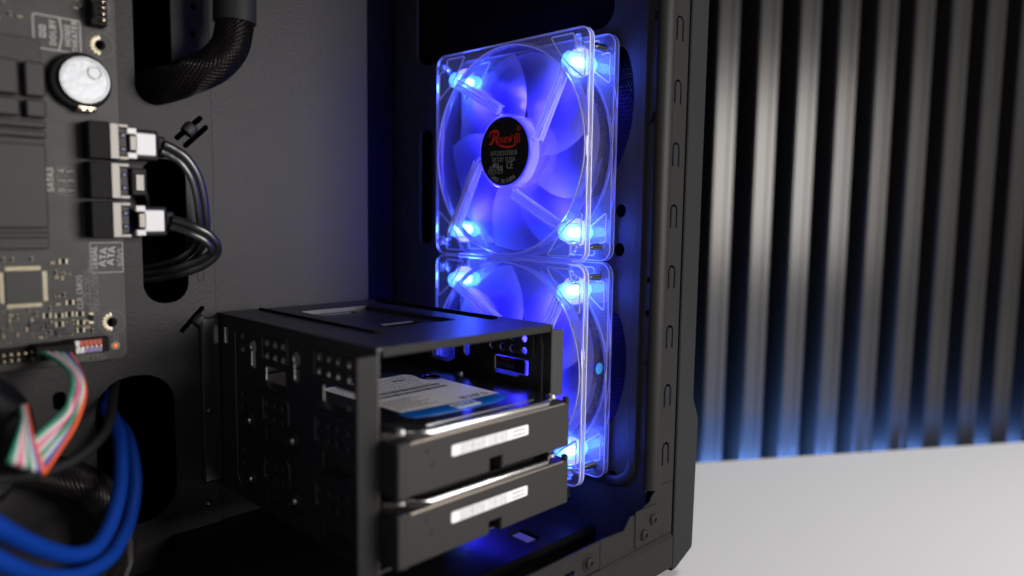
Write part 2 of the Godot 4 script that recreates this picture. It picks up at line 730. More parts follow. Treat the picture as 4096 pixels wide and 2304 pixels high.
func build_wall() -> void:
	var o := EDGE_A + EDGE_N * 0.062
	var t := thing("slatted_backdrop_panel", "tall dark panel of vertical slats behind the white table", "wall panel", o - Vector3(0, 0.35, 0))
	var b := Basis(EDGE_D, Vector3.UP, -EDGE_N)
	var s := Shape.new()
	s.box(o + EDGE_N * 0.030 + EDGE_D * 0.25 + Vector3(0, 0.15, 0), Vector3(1.1, 1.1, 0.006), 0.0, b)
	part("felt_backing", s, M.felt, t)
	for i in range(-6, 15):
		var u := 0.0445 + 0.0403 * i
		var g := Shape.new()
		# a slat with a shallow groove along it
		var w := 0.0107
		var pr := PackedVector2Array([Vector2(-w, -0.026), Vector2(w, -0.026), Vector2(w, -0.0015), Vector2(w - 0.0015, 0.0), Vector2(0.0035, 0.0), Vector2(0.003, -0.0008), Vector2(0.0022, -0.0008), Vector2(0.0017, 0.0), Vector2(-w + 0.0015, 0.0), Vector2(-w, -0.0015)])
		var bs := Basis(EDGE_D, -EDGE_N, EDGE_D.cross(-EDGE_N))   # u along the table, v out of the panel
		g.plate(pr, [], o + EDGE_D * u + Vector3(0, 0.70, 0), bs, 1.1)
		part("slat", g, M.slat, t)
	# blue strip of light along the foot of the panel, below the table's far edge
	for k in 10:
		var l := AreaLight3D.new()
		l.name = "blue_strip_light"
		l.area_normalize_energy = true
		l.light_color = lin(0.15, 0.34, 1.0)
		l.area_range = 2.0
		l.area_attenuation = 2.0
		l.shadow_enabled = true
		var faces := k < 4          # the strip runs before the slats on the left and between them further right
		l.area_size = Vector2(0.05, 0.006) if faces else Vector2(0.012, 0.010)
		l.light_energy = 0.042 if faces else 0.036
		var u := (0.02 + 0.05 * k) if faces else (0.0445 + 0.0403 * (k + 0.5))
		var p := o + EDGE_D * u - EDGE_N * (0.020 if faces else -0.010) + Vector3(0, -0.046, 0)
		l.look_at_from_position(p, p + Vector3(0, 1, 0) + EDGE_N * (0.4 if faces else 0.0), EDGE_D.cross(Vector3.UP))
		add_child(l, true)


func screw_head(o: Vector3, bs: Basis, r: float, h: float) -> Shape:
	var s := Shape.new()
	s.lathe(PackedVector2Array([Vector2(r, 0), Vector2(r, h * 0.35), Vector2(r * 0.8, h * 0.8), Vector2(r * 0.45, h), Vector2(r * 0.38, h * 0.45), Vector2(0, h * 0.45)]), o, bs, 20)
	for k in 2:
		var a := PI * 0.25 + PI * 0.5 * k
		s.box(o + bs.z * h * 0.6, Vector3(r * 0.8, r * 0.16, h * 0.3), 0.0, Basis(bs.x * cos(a) + bs.y * sin(a), bs.y * cos(a) - bs.x * sin(a), bs.z))
	return s


func build_case() -> void:
	var c := thing("computer_case", "open black steel computer case with powder coated panels and a plastic front", "computer case", Vector3(-0.05, -0.167, 0.03))
	# --- motherboard tray, faces +z at z = -0.0157
	var holes := [rr(-0.1700, 0.0745, -0.1530, 0.215, 0.008), rr(-0.1692, -0.0216, -0.1480, 0.0485, 0.0095), rr(-0.1925, -0.1300, -0.1563, -0.0562, 0.016)]
	holes.append(rr(-0.2095, -0.0670, -0.2045, -0.0590, 0.002))
	for p in [[-0.1417, 0.1242], [-0.1421, 0.1108]]:
		holes.append(ring2(p[0], p[1], 0.0016, 12))
	var tray_outline := PackedVector2Array([Vector2(-0.36, -0.158), Vector2(-0.1340, -0.158), Vector2(-0.1340, 0.28), Vector2(-0.36, 0.28)])
	var clip_a := slanted_slot(-0.1515, 0.0595, -0.1400, 0.0700, 0.0011)
	var clip_b := slanted_slot(-0.1475, 0.0560, -0.1372, 0.0657, 0.0011)
	var clip_c := slanted_slot(-0.1515, -0.0362, -0.1415, -0.0258, 0.0011)
	holes.append(clip_a)
	holes.append(clip_b)
	holes.append(clip_c)
	var s := Shape.new()
	s.plate(tray_outline, holes, Vector3(0, 0, -0.0167), FACE_F, 0.001, 0.0003)
	var tray := part("motherboard_tray", s, M.steel, c)
	# cable clips: raised bridges between two slanted slots
	for p in [[Vector3(-0.1455, 0.0640, -0.0157), 0.82], [Vector3(-0.1430, -0.0320, -0.0157), 0.80]]:
		var g := Shape.new()
		var o: Vector3 = p[0]
		var dir := Vector3(cos(p[1]), sin(p[1]), 0)
		var side := Vector3(dir.y, -dir.x, 0)
		var path := curve([o - side * 0.0030, o - side * 0.0018 + Vector3(0, 0, 0.0022), o + side * 0.0018 + Vector3(0, 0, 0.0022), o + side * 0.0030], 4)
		g.tube(path, 0.0028, 10, 0.0005, Vector3(0, 0, 1))
		part("cable_clip", g, M.steel, tray)
	var gs := Shape.new()
	var sp := PackedVector3Array()
	for q in rr(-0.1432, -0.0118, -0.1402, -0.0048, 0.0014, 4):
		sp.append(Vector3(q.x, q.y, -0.0157))
	gs.tube(sp, 0.00018, 5, -1.0, Vector3.ZERO, false, true)
	part("punched_outline", gs, M.steel_deep, tray)
	# --- cover plate to the right of the tray, a little behind it
	s = Shape.new()
	s.plate(PackedVector2Array([Vector2(-0.1336, -0.158), Vector2(-0.0385, -0.158), Vector2(-0.0385, 0.28), Vector2(-0.1336, 0.28)]), [], Vector3(0, 0, -0.0192), FACE_F, 0.001)
	s.box(Vector3(-0.0387, 0.061, -0.0232), Vector3(0.001, 0.438, 0.0078))
	part("cover_plate", s, M.steel, c)
	# --- far side panel behind the tray
	s = Shape.new()
	s.box(Vector3(-0.16, 0.061, -0.0795), Vector3(0.42, 0.45, 0.001))
	var far := part("far_side_panel", s, M.far_steel, c)
	for p in [[-0.172, 0.1455], [-0.172, 0.128], [-0.180, -0.028]]:
		part("rivet", screw_head(Vector3(p[0], p[1], -0.079), FACE_F, 0.003, 0.0015), M.steel, far)
	# --- case top, floor and rear
	s = Shape.new()
	s.box(Vector3(-0.167, 0.2806, 0.035), Vector3(0.385, 0.001, 0.23))
	part("top_panel", s, M.steel_deep, c)
	s = Shape.new()
	s.box(Vector3(-0.167, -0.1560, 0.035), Vector3(0.385, 0.001, 0.23))
	part("floor_panel", s, M.steel_deep, c)
	# raised glossy floor plate under the cage, with rounded near corner
	s = Shape.new()
	var fp := PackedVector2Array([Vector2(-0.16, -0.1275), Vector2(0.0035, -0.1275)])
	for i in 6:
		var a := -PI * 0.5 + PI * 0.5 * i / 5
		fp.append(Vector2(0.0035 + cos(a) * 0.006, -0.1215 + sin(a) * 0.006))
	fp.append_array(PackedVector2Array([Vector2(0.0095, 0.012), Vector2(-0.16, 0.012)]))
	s.plate(fp, [rr(-0.0350, -0.1155, -0.0287, -0.1040, 0.0004, 1)], Vector3(0, -0.1550, 0), FACE_U, 0.0150, 0.0022)
	var fl := part("raised_floor_plate", s, M.gloss_black, c)
	s = Shape.new()
	s.box(Vector3(-0.0318, -0.1412, 0.10975), Vector3(0.0060, 0.0008, 0.0112))
	part("floor_slot_patch", s, M.slot_violet_light, fl, "patch in a slot of the floor plate with violet light painted into its colour")
	# --- front steel panel, faces -x at x = 0.025 (u = z, v = y)
	holes = []
	for cy in [0.085, -0.055]:
		var g := PackedVector2Array()
		var top: float = cy + 0.0285
		var low: float = cy - 0.0505
		for i in 64:
			var a := TAU * i / 64
			g.append(Vector2(0.06 + cos(a) * 0.07, clampf(cy + sin(a) * 0.07, low, top)))
		holes.append(rounded_trim(g))
	holes.append(rr(-0.051, 0.1245, 0.1156, 0.262, 0.010))
	holes.append(rr(-0.0475, 0.004, -0.0345, 0.0815, 0.005))
	for p in [[-0.065, 0.1403, 0.0018], [-0.064, 0.0246, 0.0016], [0.1233, 0.0273, 0.0035], [0.1230, 0.0064, 0.0035], [0.1230, -0.1195, 0.0035], [0.1425, -0.0085, 0.0013], [0.1425, -0.0262, 0.0016], [0.1425, 0.125, 0.0013]]:
		holes.append(ring2(p[1 - 1], p[1], p[2], 16))
	s = Shape.new()
	s.plate(PackedVector2Array([Vector2(-0.0766, -0.155), Vector2(0.145, -0.155), Vector2(0.145, 0.28), Vector2(-0.0766, 0.28)]), holes, Vector3(0.0262, 0, 0), FACE_L, 0.0010, 0.0003)
	var fpan := part("front_steel_panel", s, M.steel_front, c)
	for q in [[0.1428, 0.1255], [0.1428, -0.0525]]:
		part("panel_screw", screw_head(Vector3(0.0250, q[1], q[0]), FACE_L, 0.0014, 0.0012), M.steel_pillar, fpan)
	s = Shape.new()
	s.box(Vector3(0.0238, 0.0745, 0.1425), Vector3(0.0024, 0.0060, 0.0022), 0.0006, Basis(Vector3(1, 0, 0), 0.5))
	part("bent_tab", s, M.steel_pillar, fpan)
	# embossed rib along the panel's near edge
	s = Shape.new()
	var rib := PackedVector2Array([Vector2(0.1325, -0.0002), Vector2(0.1343, 0.0016), Vector2(0.1384, 0.0016), Vector2(0.1392, 0.0002), Vector2(0.1392, -0.0004), Vector2(0.1325, -0.0004)])
	s.plate(rib, [], Vector3(0.0250, -0.108, 0), Basis(Vector3(0, 0, 1), Vector3(-1, 0, 0), Vector3(0, 1, 0)), 0.385)
	part("embossed_rib", s, M.steel_front, fpan)
	s = Shape.new()
	var arc := PackedVector3Array()
	for i in 9:
		var a := PI * 0.5 * i / 8
		arc.append(Vector3(0.0250, -0.108 - sin(a) * 0.013, 0.1230 + cos(a) * 0.0128))
	for z in [0.11, 0.08]:
		arc.append(Vector3(0.0250, -0.121, z))
	s.tube(arc, 0.0033, 8, 0.0016, Vector3(-1, 0, 0))
	part("embossed_rib", s, M.steel_front, fpan)
	# --- near pillar: rounded bead, then a flange that faces +z with hooks pressed in
	s = Shape.new()
	var pr := PackedVector2Array([Vector2(0.0250, 0.1452)])
	for i in 13:
		var a := PI - PI * 0.62 * i / 12
		pr.append(Vector2(0.0252 + cos(a) * 0.0064, 0.1476 + sin(a) * 0.0052))
	pr.append_array(PackedVector2Array([Vector2(0.0285, 0.1512), Vector2(0.0297, 0.1504), Vector2(0.0297, 0.1488), Vector2(0.0262, 0.1462)]))
	s.plate(pr, [], Vector3(0, 0.28, 0), Basis(Vector3(1, 0, 0), Vector3(0, 0, 1), Vector3(0, -1, 0)), 0.280 + 0.1185)
	var pil := part("front_pillar", s, M.steel_pillar, c)
	var hooks := []
	for k in 8:
		var y := 0.1258 - 0.03165 * k
		var g := PackedVector2Array()
		for i in 9:
			var a := PI * i / 8
			g.append(Vector2(0.0354 + cos(a) * 0.0033, y - 0.0033 + sin(a) * 0.0033))
		g.append(Vector2(0.0321, y - 0.0122))
		g.append(Vector2(0.0332, y - 0.0122))
		for i in 9:
			var a := PI - PI * i / 8
			g.append(Vector2(0.0354 + cos(a) * 0.0022, y - 0.0033 + sin(a) * 0.0022))
		g.append(Vector2(0.0376, y - 0.0122))
		g.append(Vector2(0.0387, y - 0.0122))
		hooks.append(g)
	s = Shape.new()
	s.plate(PackedVector2Array([Vector2(0.0296, -0.1185), Vector2(0.0440, -0.1185), Vector2(0.0440, 0.28), Vector2(0.0296, 0.28)]), hooks, Vector3(0, 0, 0.1488), FACE_F, 0.0012, 0.00025)
	part("hook_flange", s, M.steel_pillar, pil)
	# lower end of the pillar: torn lip, gusset with two rivets, open slot
	s = Shape.new()
	s.plate(PackedVector2Array([Vector2(0.0168, -0.1268), Vector2(0.0225, -0.1250), Vector2(0.0232, -0.1232), Vector2(0.0285, -0.1195), Vector2(0.0305, -0.1185), Vector2(0.0440, -0.1185), Vector2(0.0440, -0.156), Vector2(-0.02, -0.156), Vector2(-0.02, -0.1330), Vector2(-0.0005, -0.1342), Vector2(0.0048, -0.1285), Vector2(0.0118, -0.1290)]), [rr(0.0265, -0.1545, 0.0375, -0.1505, 0.0016, 3)], Vector3(0, 0, 0.1490), FACE_F, 0.0010, 0.0003)
	var gus := part("corner_gusset", s, M.steel_pillar, c)
	s = Shape.new()
	s.plate(rr(0.0085, -0.1470, 0.0290, -0.1270, 0.002, 3), [], Vector3(0, 0, 0.1499), FACE_F, 0.0007, 0.0005)
	part("pressed_step", s, M.steel_pillar, gus)
	for p in [[0.0246, -0.1351], [0.0166, -0.1413]]:
		part("rivet", screw_head(Vector3(p[0], p[1], 0.1505), FACE_F, 0.0031, 0.0016), M.steel_pillar, gus)
	s = Shape.new()
	s.plate(PackedVector2Array([Vector2(0.0190, -0.1225), Vector2(0.0275, -0.1190), Vector2(0.0290, -0.1205), Vector2(0.0240, -0.1245), Vector2(0.0195, -0.1250)]), [], Vector3(0, 0, 0.1506), Basis(Vector3(1, 0, 0), Vector3(0, 0.9, 0.43), Vector3(0, -0.43, 0.9)), 0.0008)
	part("bent_lip", s, M.steel_pillar, gus)
	# --- bottom rail: upper flange, then a step down
	s = Shape.new()
	s.plate(PackedVector2Array([Vector2(-0.36, -0.1475), Vector2(-0.0201, -0.1475), Vector2(-0.0201, -0.1332), Vector2(-0.36, -0.1332)]), [rr(-0.0470, -0.1475 + 0.0035, -0.0395, -0.1415, 0.0005, 1)], Vector3(0, 0, 0.1490), FACE_F, 0.0010, 0.0003)
	s.plate(PackedVector2Array([Vector2(0.1503, -0.1478), Vector2(0.1520, -0.1500), Vector2(0.1520, -0.1670), Vector2(0.1490, -0.1670), Vector2(0.1490, -0.1478)]), [], Vector3(-0.36, 0, 0), Basis(Vector3(0, 0, 1), Vector3(0, 1, 0), Vector3(1, 0, 0)), 0.4025)
	var rail := part("bottom_rail", s, M.steel_pillar, c)
	s = Shape.new()
	s.disc(Vector3(-0.0291, -0.1411, 0.1500), FACE_F, 0.0044, 0.0005, 24, 0.0004)
	part("washer", s, M.steel_pillar, rail)
	part("rail_screw", screw_head(Vector3(-0.0291, -0.1411, 0.1505), FACE_F, 0.0030, 0.0015), M.steel_pillar, rail)
	# --- plastic front: a deep shell with a stepped near side
	s = Shape.new()
	var bz := PackedVector2Array([Vector2(0.0464, -0.1716), Vector2(0.0501, -0.1714), Vector2(0.0660, -0.1645), Vector2(0.0671, -0.1628), Vector2(0.0684, -0.0892), Vector2(0.0680, -0.0876), Vector2(0.0627, -0.0768), Vector2(0.0623, -0.0745), Vector2(0.0637, 0.30), Vector2(0.0464, 0.30)])
	s.plate(bz, [], Vector3(0, 0, -0.095), FACE_F, 0.245, 0.0006)
	part("front_bezel", s, M.plastic, c)
	s = Shape.new()
	s.box(Vector3(0.0405, 0.06, 0.03), Vector3(0.004, 0.44, 0.23))
	var fi := part("dust_filter", s, M.filter, c)
	# perforated grille seen dimly through the upper opening
	var mm := MultiMesh.new()
	mm.transform_format = MultiMesh.TRANSFORM_3D
	var bead := SphereMesh.new()
	bead.radius = 0.0006
	bead.height = 0.0012
	bead.radial_segments = 6
	bead.rings = 3
	bead.material = M.black
	mm.mesh = bead
	var spots := []
	for iy in 120:
		for iz in 82:
			spots.append(Vector3(0.0385, -0.115 + iy * 0.0022, -0.04 + iz * 0.0021 + (0.00105 if iy % 2 else 0.0)))
	mm.instance_count = spots.size()
	for i in spots.size():
		mm.set_instance_transform(i, Transform3D(Basis(), spots[i] - c.position))
	var mi := MultiMeshInstance3D.new()
	mi.name = "filter_studs"
	mi.multimesh = mm
	mi.set_meta("kind", "stuff")
	c.add_child(mi)


func slanted_slot(x0: float, y0: float, x1: float, y1: float, r: float) -> PackedVector2Array:
	var d := Vector2(x1 - x0, y1 - y0).normalized()
	var a0 := d.angle()
	var p := PackedVector2Array()
	for i in 7:
		var a := a0 - PI * 0.5 + PI * i / 6
		p.append(Vector2(x1, y1) + Vector2(cos(a), sin(a)) * r)
	for i in 7:
		var a := a0 + PI * 0.5 + PI * i / 6
		p.append(Vector2(x0, y0) + Vector2(cos(a), sin(a)) * r)
	return p


func rounded_trim(g: PackedVector2Array) -> PackedVector2Array:
	# drops the repeated points where a circle is cut flat, then softens the corners
	var q := PackedVector2Array()
	for i in g.size():
		var a := g[(i + g.size() - 1) % g.size()]
		var b := g[i]
		var c := g[(i + 1) % g.size()]
		if absf(a.y - b.y) < 1e-7 and absf(c.y - b.y) < 1e-7:
			continue
		q.append(b)
	for pass_ in 2:
		var r := PackedVector2Array()
		for i in q.size():
			var b := q[i]
			var c := q[(i + 1) % q.size()]
			if b.distance_to(c) > 0.02:
				var d := (c - b).normalized() * 0.005
				r.append(b + d * 0.4)
				r.append(c - d * 0.4)
			else:
				r.append((b + c) * 0.5)
		q = r
	return q


# ---------------------------------------------------------------- fans
func build_fans() -> void:
	var f := make_fan()
	f.position = Vector3(0, 0, 0.06)
	var g: Node3D = f.duplicate()
	g.name = numbered("case_fan")
	g.position = Vector3(0, -0.121, 0.06)
	g.set_meta("label", "lower clear acrylic fan lit blue, partly hidden by the drive cage")
	g.set_meta("category", "fan")
	g.set_meta("group", "blue lit case fans on the front panel")
	add_child(g)
	# the round paper dot is on the lower fan alone
	var s := Shape.new()
	s.disc(Vector3(0.0141, -0.0574, 0.1203), FACE_F, 0.0031, 0.0002, 24)
	part("round_sticker", s, M.dot_cyan, g, "small round light blue sticker on the side of the shroud")


func diag(p: Vector2, q: int) -> Vector2:    # a point of the upper near corner (z, y about the centre) turned into corner q
	match q:
		0: return p
		1: return Vector2(-p.y, p.x)
		2: return Vector2(-p.x, -p.y)
	return Vector2(p.y, -p.x)


func make_fan() -> Node3D:
	var t := thing("case_fan", "upper clear acrylic fan lit blue, its black round hub label in view", "fan", Vector3.ZERO, "blue lit case fans on the front panel")
	var cy := 0.06
	var P := func(x: float, q: Vector2) -> Vector3: return Vector3(x, cy + q.y, q.x)
	# two square flanges with the bore, and the shroud between them
	for side in 2:
		var s := Shape.new()
		var outline := rr(-0.06, -0.06, 0.06, 0.06, 0.0065, 7)
		var hs := [ring2(0, 0, 0.0578, 72)]
		for q in 4:
			var hp := diag(Vector2(0.0525, 0.0525), q)
			hs.append(ring2(hp.x, hp.y, 0.0022, 14))
		s.plate(outline, hs, Vector3(0.004 if side == 0 else 0.025, cy, 0), FACE_L, 0.004, 0.0007)
		var fl := part("front_flange" if side == 0 else "rear_flange", s, M.glass, t)
		# rounded rim with edge light put into its colour, pocket outlines and screw bosses
		var e := Shape.new()
		for x in ([0.0004, 0.0036] if side == 0 else [0.0214, 0.0246]):
			var loop := PackedVector3Array()
			for q in rr(-0.0599, -0.0599, 0.0599, 0.0599, 0.0064, 7):
				loop.append(P.call(x, q))
			e.tube(loop, 0.00032, 6, -1.0, Vector3(1, 0, 0), false, true)
		part("rim", e, M.acrylic_edge, fl)
		for q in 4:
			var pk := Shape.new()
			var lp := PackedVector3Array()
			var x := 0.0 if side == 0 else 0.0210
			var tri_pts := [Vector2(0.0350, 0.0573), Vector2(0.0488, 0.0573), Vector2(0.0497, 0.0565), Vector2(0.0500, 0.0553), Vector2(0.0520, 0.0572 - 0.0075), Vector2(0.0553, 0.0500), Vector2(0.0565, 0.0497), Vector2(0.0573, 0.0488), Vector2(0.0573, 0.0350), Vector2(0.0566, 0.0343), Vector2(0.0556, 0.0350), Vector2(0.0470, 0.0412), Vector2(0.0412, 0.0470), Vector2(0.0350, 0.0556), Vector2(0.0343, 0.0566)]
			for p in tri_pts:
				lp.append(P.call(x, diag(p, q)))
			pk.tube(lp, 0.0005, 6, -1.0, Vector3(1, 0, 0), false, true)
			part("corner_pocket_edge", pk, M.acrylic_edge, fl)
			var bo := Shape.new()
			var hp := diag(Vector2(0.0525, 0.0525), q)
			bo.lathe(PackedVector2Array([Vector2(0.0022, 0.0), Vector2(0.0022, 0.0052), Vector2(0.0040, 0.0052), Vector2(0.0040, 0.0)]), P.call(0.0046 if side == 0 else 0.0204 + 0.0052, hp), FACE_L, 20)
			part("screw_boss", bo, M.acrylic, fl)
	var s := Shape.new()
	s.lathe(PackedVector2Array([Vector2(0.0592, 0.0), Vector2(0.0578, 0.004), Vector2(0.0578, 0.021), Vector2(0.0592, 0.025)]), Vector3(0.025, cy, 0), FACE_L, 72, true)
	s.lathe(PackedVector2Array([Vector2(0.0600, 0.0208), Vector2(0.0597, 0.0042)]), Vector3(0.025, cy, 0), FACE_L, 72, true)
	part("shroud", s, M.acrylic, t)
	s = Shape.new()
	for x in [0.0, 0.0250]:
		var lp := PackedVector3Array()
		for q in ring2(0, 0, 0.0583, 72):
			lp.append(P.call(x, q))
		s.tube(lp, 0.0005, 6, -1.0, Vector3(1, 0, 0), false, true)
	part("bore_edge", s, M.acrylic_edge, t)
	# four struts that meet the hub off centre, each with a lens-ended LED holder at its outer end
	for q in 4:
		var a := diag(Vector2(0.0425, 0.0425), q)
		var b := diag(Vector2(0.0235, 0.0055), q)
		var dir := (a - b).normalized()
		var sidev := Vector2(-dir.y, dir.x)
		var st := Shape.new()
		var bs := Basis(Vector3(0, dir.y, dir.x), Vector3(0, sidev.y, sidev.x), Vector3(-1, 0, 0))
		st.box(P.call(0.0020, (a + b) * 0.5), Vector3((a - b).length(), 0.0052, 0.0032), 0.0008, bs)
		var strut := part("strut", st, M.strut, t)
		var ed := Shape.new()
		for k in [-1.0, 1.0]:
			for x in [0.0004, 0.0036]:
				ed.tube(PackedVector3Array([P.call(x, a + sidev * 0.0025 * k), P.call(x, b + sidev * 0.0025 * k)]), 0.0005, 6)
		ed.tube(PackedVector3Array([P.call(0.0002, a - dir * 0.002), P.call(0.0002, b + dir * 0.002)]), 0.0006, 6)
		part("strut_edge", ed, M.acrylic_edge, strut)
		var hc := diag(Vector2(0.0448, 0.0448), q)
		var h := Shape.new()
		h.lathe(PackedVector2Array([Vector2(0.0, -0.0008), Vector2(0.0025, -0.0008), Vector2(0.0046, 0.0018), Vector2(0.0050, 0.0060), Vector2(0.0050, 0.0190), Vector2(0.0044, 0.0205), Vector2(0.0, 0.0205)]), P.call(0.0, hc), Basis(Vector3(0, 1, 0), Vector3(0, 0, 1), Vector3(1, 0, 0)), 8)
		var holder := part("led_holder", h, M.holder, t)
		var l := Shape.new()
		l.lathe(PackedVector2Array([Vector2(0.0, 0.0), Vector2(0.0018, 0.0005), Vector2(0.0026, 0.0020), Vector2(0.0027, 0.0085), Vector2(0.0, 0.0085)]), P.call(0.0065, hc), Basis(Vector3(0, 1, 0), Vector3(0, 0, 1), Vector3(1, 0, 0)), 14, true)
		part("led", l, M.led, holder)
		var om := OmniLight3D.new()
		om.name = "led_light"
		om.light_color = lin(0.03, 0.03, 1.0)
		om.light_energy = 0.0025
		om.light_size = 0.004
		om.omni_range = 2.0
		om.omni_attenuation = 2.0
		om.shadow_enabled = true
		om.position = P.call(0.0105, hc)
		t.add_child(om, true)
		var beam := SpotLight3D.new()      # the LED throws most of its light inwards, across the blades
		beam.name = "led_beam"
		beam.light_color = lin(0.030, 0.020, 1.0)
		beam.light_energy = 0.044
		beam.light_size = 0.003
		beam.spot_range = 2.0
		beam.spot_attenuation = 2.0
		beam.spot_angle = 50.0
		beam.spot_angle_attenuation = 1.0
		beam.shadow_enabled = true
		beam.look_at_from_position(P.call(0.0110, hc * 0.87), P.call(0.0250, Vector2.ZERO), Vector3(1, 0, 0))
		t.add_child(beam, true)
		# screw that holds the rear flange
		var hp := diag(Vector2(0.0525, 0.0525), q)
		var sc := Shape.new()
		var prof := PackedVector2Array([Vector2(0.0, 0.0), Vector2(0.0012, 0.0002), Vector2(0.0016, 0.0010)])
		for k in 8:
			prof.append(Vector2(0.0021, 0.0014 + k * 0.0010))
			prof.append(Vector2(0.0016, 0.0019 + k * 0.0010))
		sc.lathe(prof, P.call(0.0128, hp), Basis(Vector3(0, 1, 0), Vector3(0, 0, 1), Vector3(1, 0, 0)), 14)
		part("screw_tip", sc, M.metal_dark, t)
	# two leads clipped along the lower far strut
	var la := diag(Vector2(0.0470, 0.0470), 2)
	var lb := diag(Vector2(0.0215, 0.0055), 2)
	for k in 2:
		s = Shape.new()
		var sh := Vector2(0.0009 * (k * 2 - 1), -0.0009 * (k * 2 - 1))
		s.tube(curve([P.call(0.0032, lb * 0.9 + sh), P.call(-0.0006, lb + sh), P.call(-0.0007, (la + lb) * 0.5 + sh), P.call(-0.0004, la + sh), P.call(0.004, la * 1.06 + sh)], 6), 0.0007, 8)
		part("lead_wire", s, M.lead, t)
	s = Shape.new()
	s.box(P.call(-0.0004, (la * 0.42 + lb * 0.58) + Vector2(0.0038, -0.001)), Vector3(0.0020, 0.0036, 0.0036), 0.0004)
	part("wire_clip", s, M.strut, t)
	# hub: clear housing, translucent rotor and nine blades
	s = Shape.new()
	s.lathe(PackedVector2Array([Vector2(0.0208, -0.0070), Vector2(0.0208, -0.0006), Vector2(0.0202, 0.0), Vector2(0.0, 0.0)]), P.call(0.0, Vector2.ZERO), FACE_L, 48)
	part("hub_housing", s, M.strut, t)
	s = Shape.new()
	s.lathe(PackedVector2Array([Vector2(0.0, -0.0235), Vector2(0.0190, -0.0235), Vector2(0.0203, -0.0222), Vector2(0.0203, -0.0080), Vector2(0.0, -0.0080)]), P.call(0.0, Vector2.ZERO), FACE_L, 48)
	part("rotor", s, M.rotor, t)
	for k in 9:
		var bl := Shape.new()
		var nr := 7
		var na := 8
		var grid := []
		for i in nr + 1:
			var rad := lerpf(0.0203, 0.0562, float(i) / nr)
			var row := []
			for j in na + 1:
				var f := float(j) / na
				var span := lerpf(0.95, 1.08, float(i) / nr)
				var ang: float = TAU * k / 9.0 + 0.35 + (f - 0.5) * span + 0.42 * pow(float(i) / nr, 1.4)
				var x := lerpf(0.0100, 0.0180, f) + 0.0010 * sin(f * PI)
				row.append(P.call(x, Vector2(cos(ang), sin(ang)) * rad))
			grid.append(row)
		for i in nr:
			for j in na:
				var n0: Vector3 = (grid[i + 1][j] - grid[i][j]).cross(grid[i][j + 1] - grid[i][j]).normalized()
				if n0.x > 0: n0 = -n0
				bl.tri(grid[i][j], grid[i + 1][j], grid[i + 1][j + 1], n0, n0, n0)
				bl.tri(grid[i][j], grid[i + 1][j + 1], grid[i][j + 1], n0, n0, n0)
		smooth_by_position(bl)
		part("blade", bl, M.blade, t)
	# round label
	s = Shape.new()
	s.disc(P.call(-0.0001, Vector2.ZERO), FACE_L, 0.0192, 0.0003, 48)
	var lab := part("hub_label", s, M.sticker_black, t)
	var lx := -0.00046
	script_word(lab, Vector3(lx, cy + 0.0068, -0.0002))
	words("DF1202512SELN", 0.0030, Vector3(lx, cy - 0.0010, 0), FACE_L, M.print_grey, lab, null, "lettering", 0.92)
	words("DC12V  0.16A", 0.0030, Vector3(lx, cy - 0.0046, 0), FACE_L, M.print_grey, lab, null, "lettering", 0.95)
	words("C", 0.0018, Vector3(lx, cy - 0.0092, -0.0102), FACE_L, M.print_grey, lab, bold)
	words("R", 0.0040, Vector3(lx, cy - 0.0080, -0.0078), Basis(Vector3(0, 0, -0.9), Vector3(0, 1, 0.25), Vector3(-1, 0, 0)), M.print_grey, lab, bold)
	words("U", 0.0040, Vector3(lx, cy - 0.0080, -0.0052), FACE_L, M.print_grey, lab, bold)
	words("US", 0.0018, Vector3(lx, cy - 0.0092, -0.0024), FACE_L, M.print_grey, lab, bold)
	words("CE", 0.0052, Vector3(lx, cy - 0.0080, 0.0050), FACE_L, M.print_grey, lab, null, "lettering", 0.95)
	words("E312729", 0.0014, Vector3(lx, cy - 0.0114, -0.0066), FACE_L, M.print_grey, lab)
	var arc := "MADE IN CHINA"
	for i in arc.length():
		if arc[i] == " ":
			continue
		var a := (i - 6.0) * 0.088
		var r := 0.0168
		var bs := Basis(Vector3(0, sin(a), cos(a)), Vector3(0, cos(a), -sin(a)), Vector3(-1, 0, 0))
		words(arc[i], 0.0020, Vector3(lx, cy - cos(a) * r, sin(a) * r), bs, M.print_grey, lab)
	return t


func smooth_by_position(s: Shape) -> void:
	var sums := {}
	for i in s.v.size():
		var k := Vector3i(s.v[i] * 1e5)
		sums[k] = sums.get(k, Vector3.ZERO) + s.n[i]
	for i in s.v.size():
		s.n[i] = sums[Vector3i(s.v[i] * 1e5)].normalized()


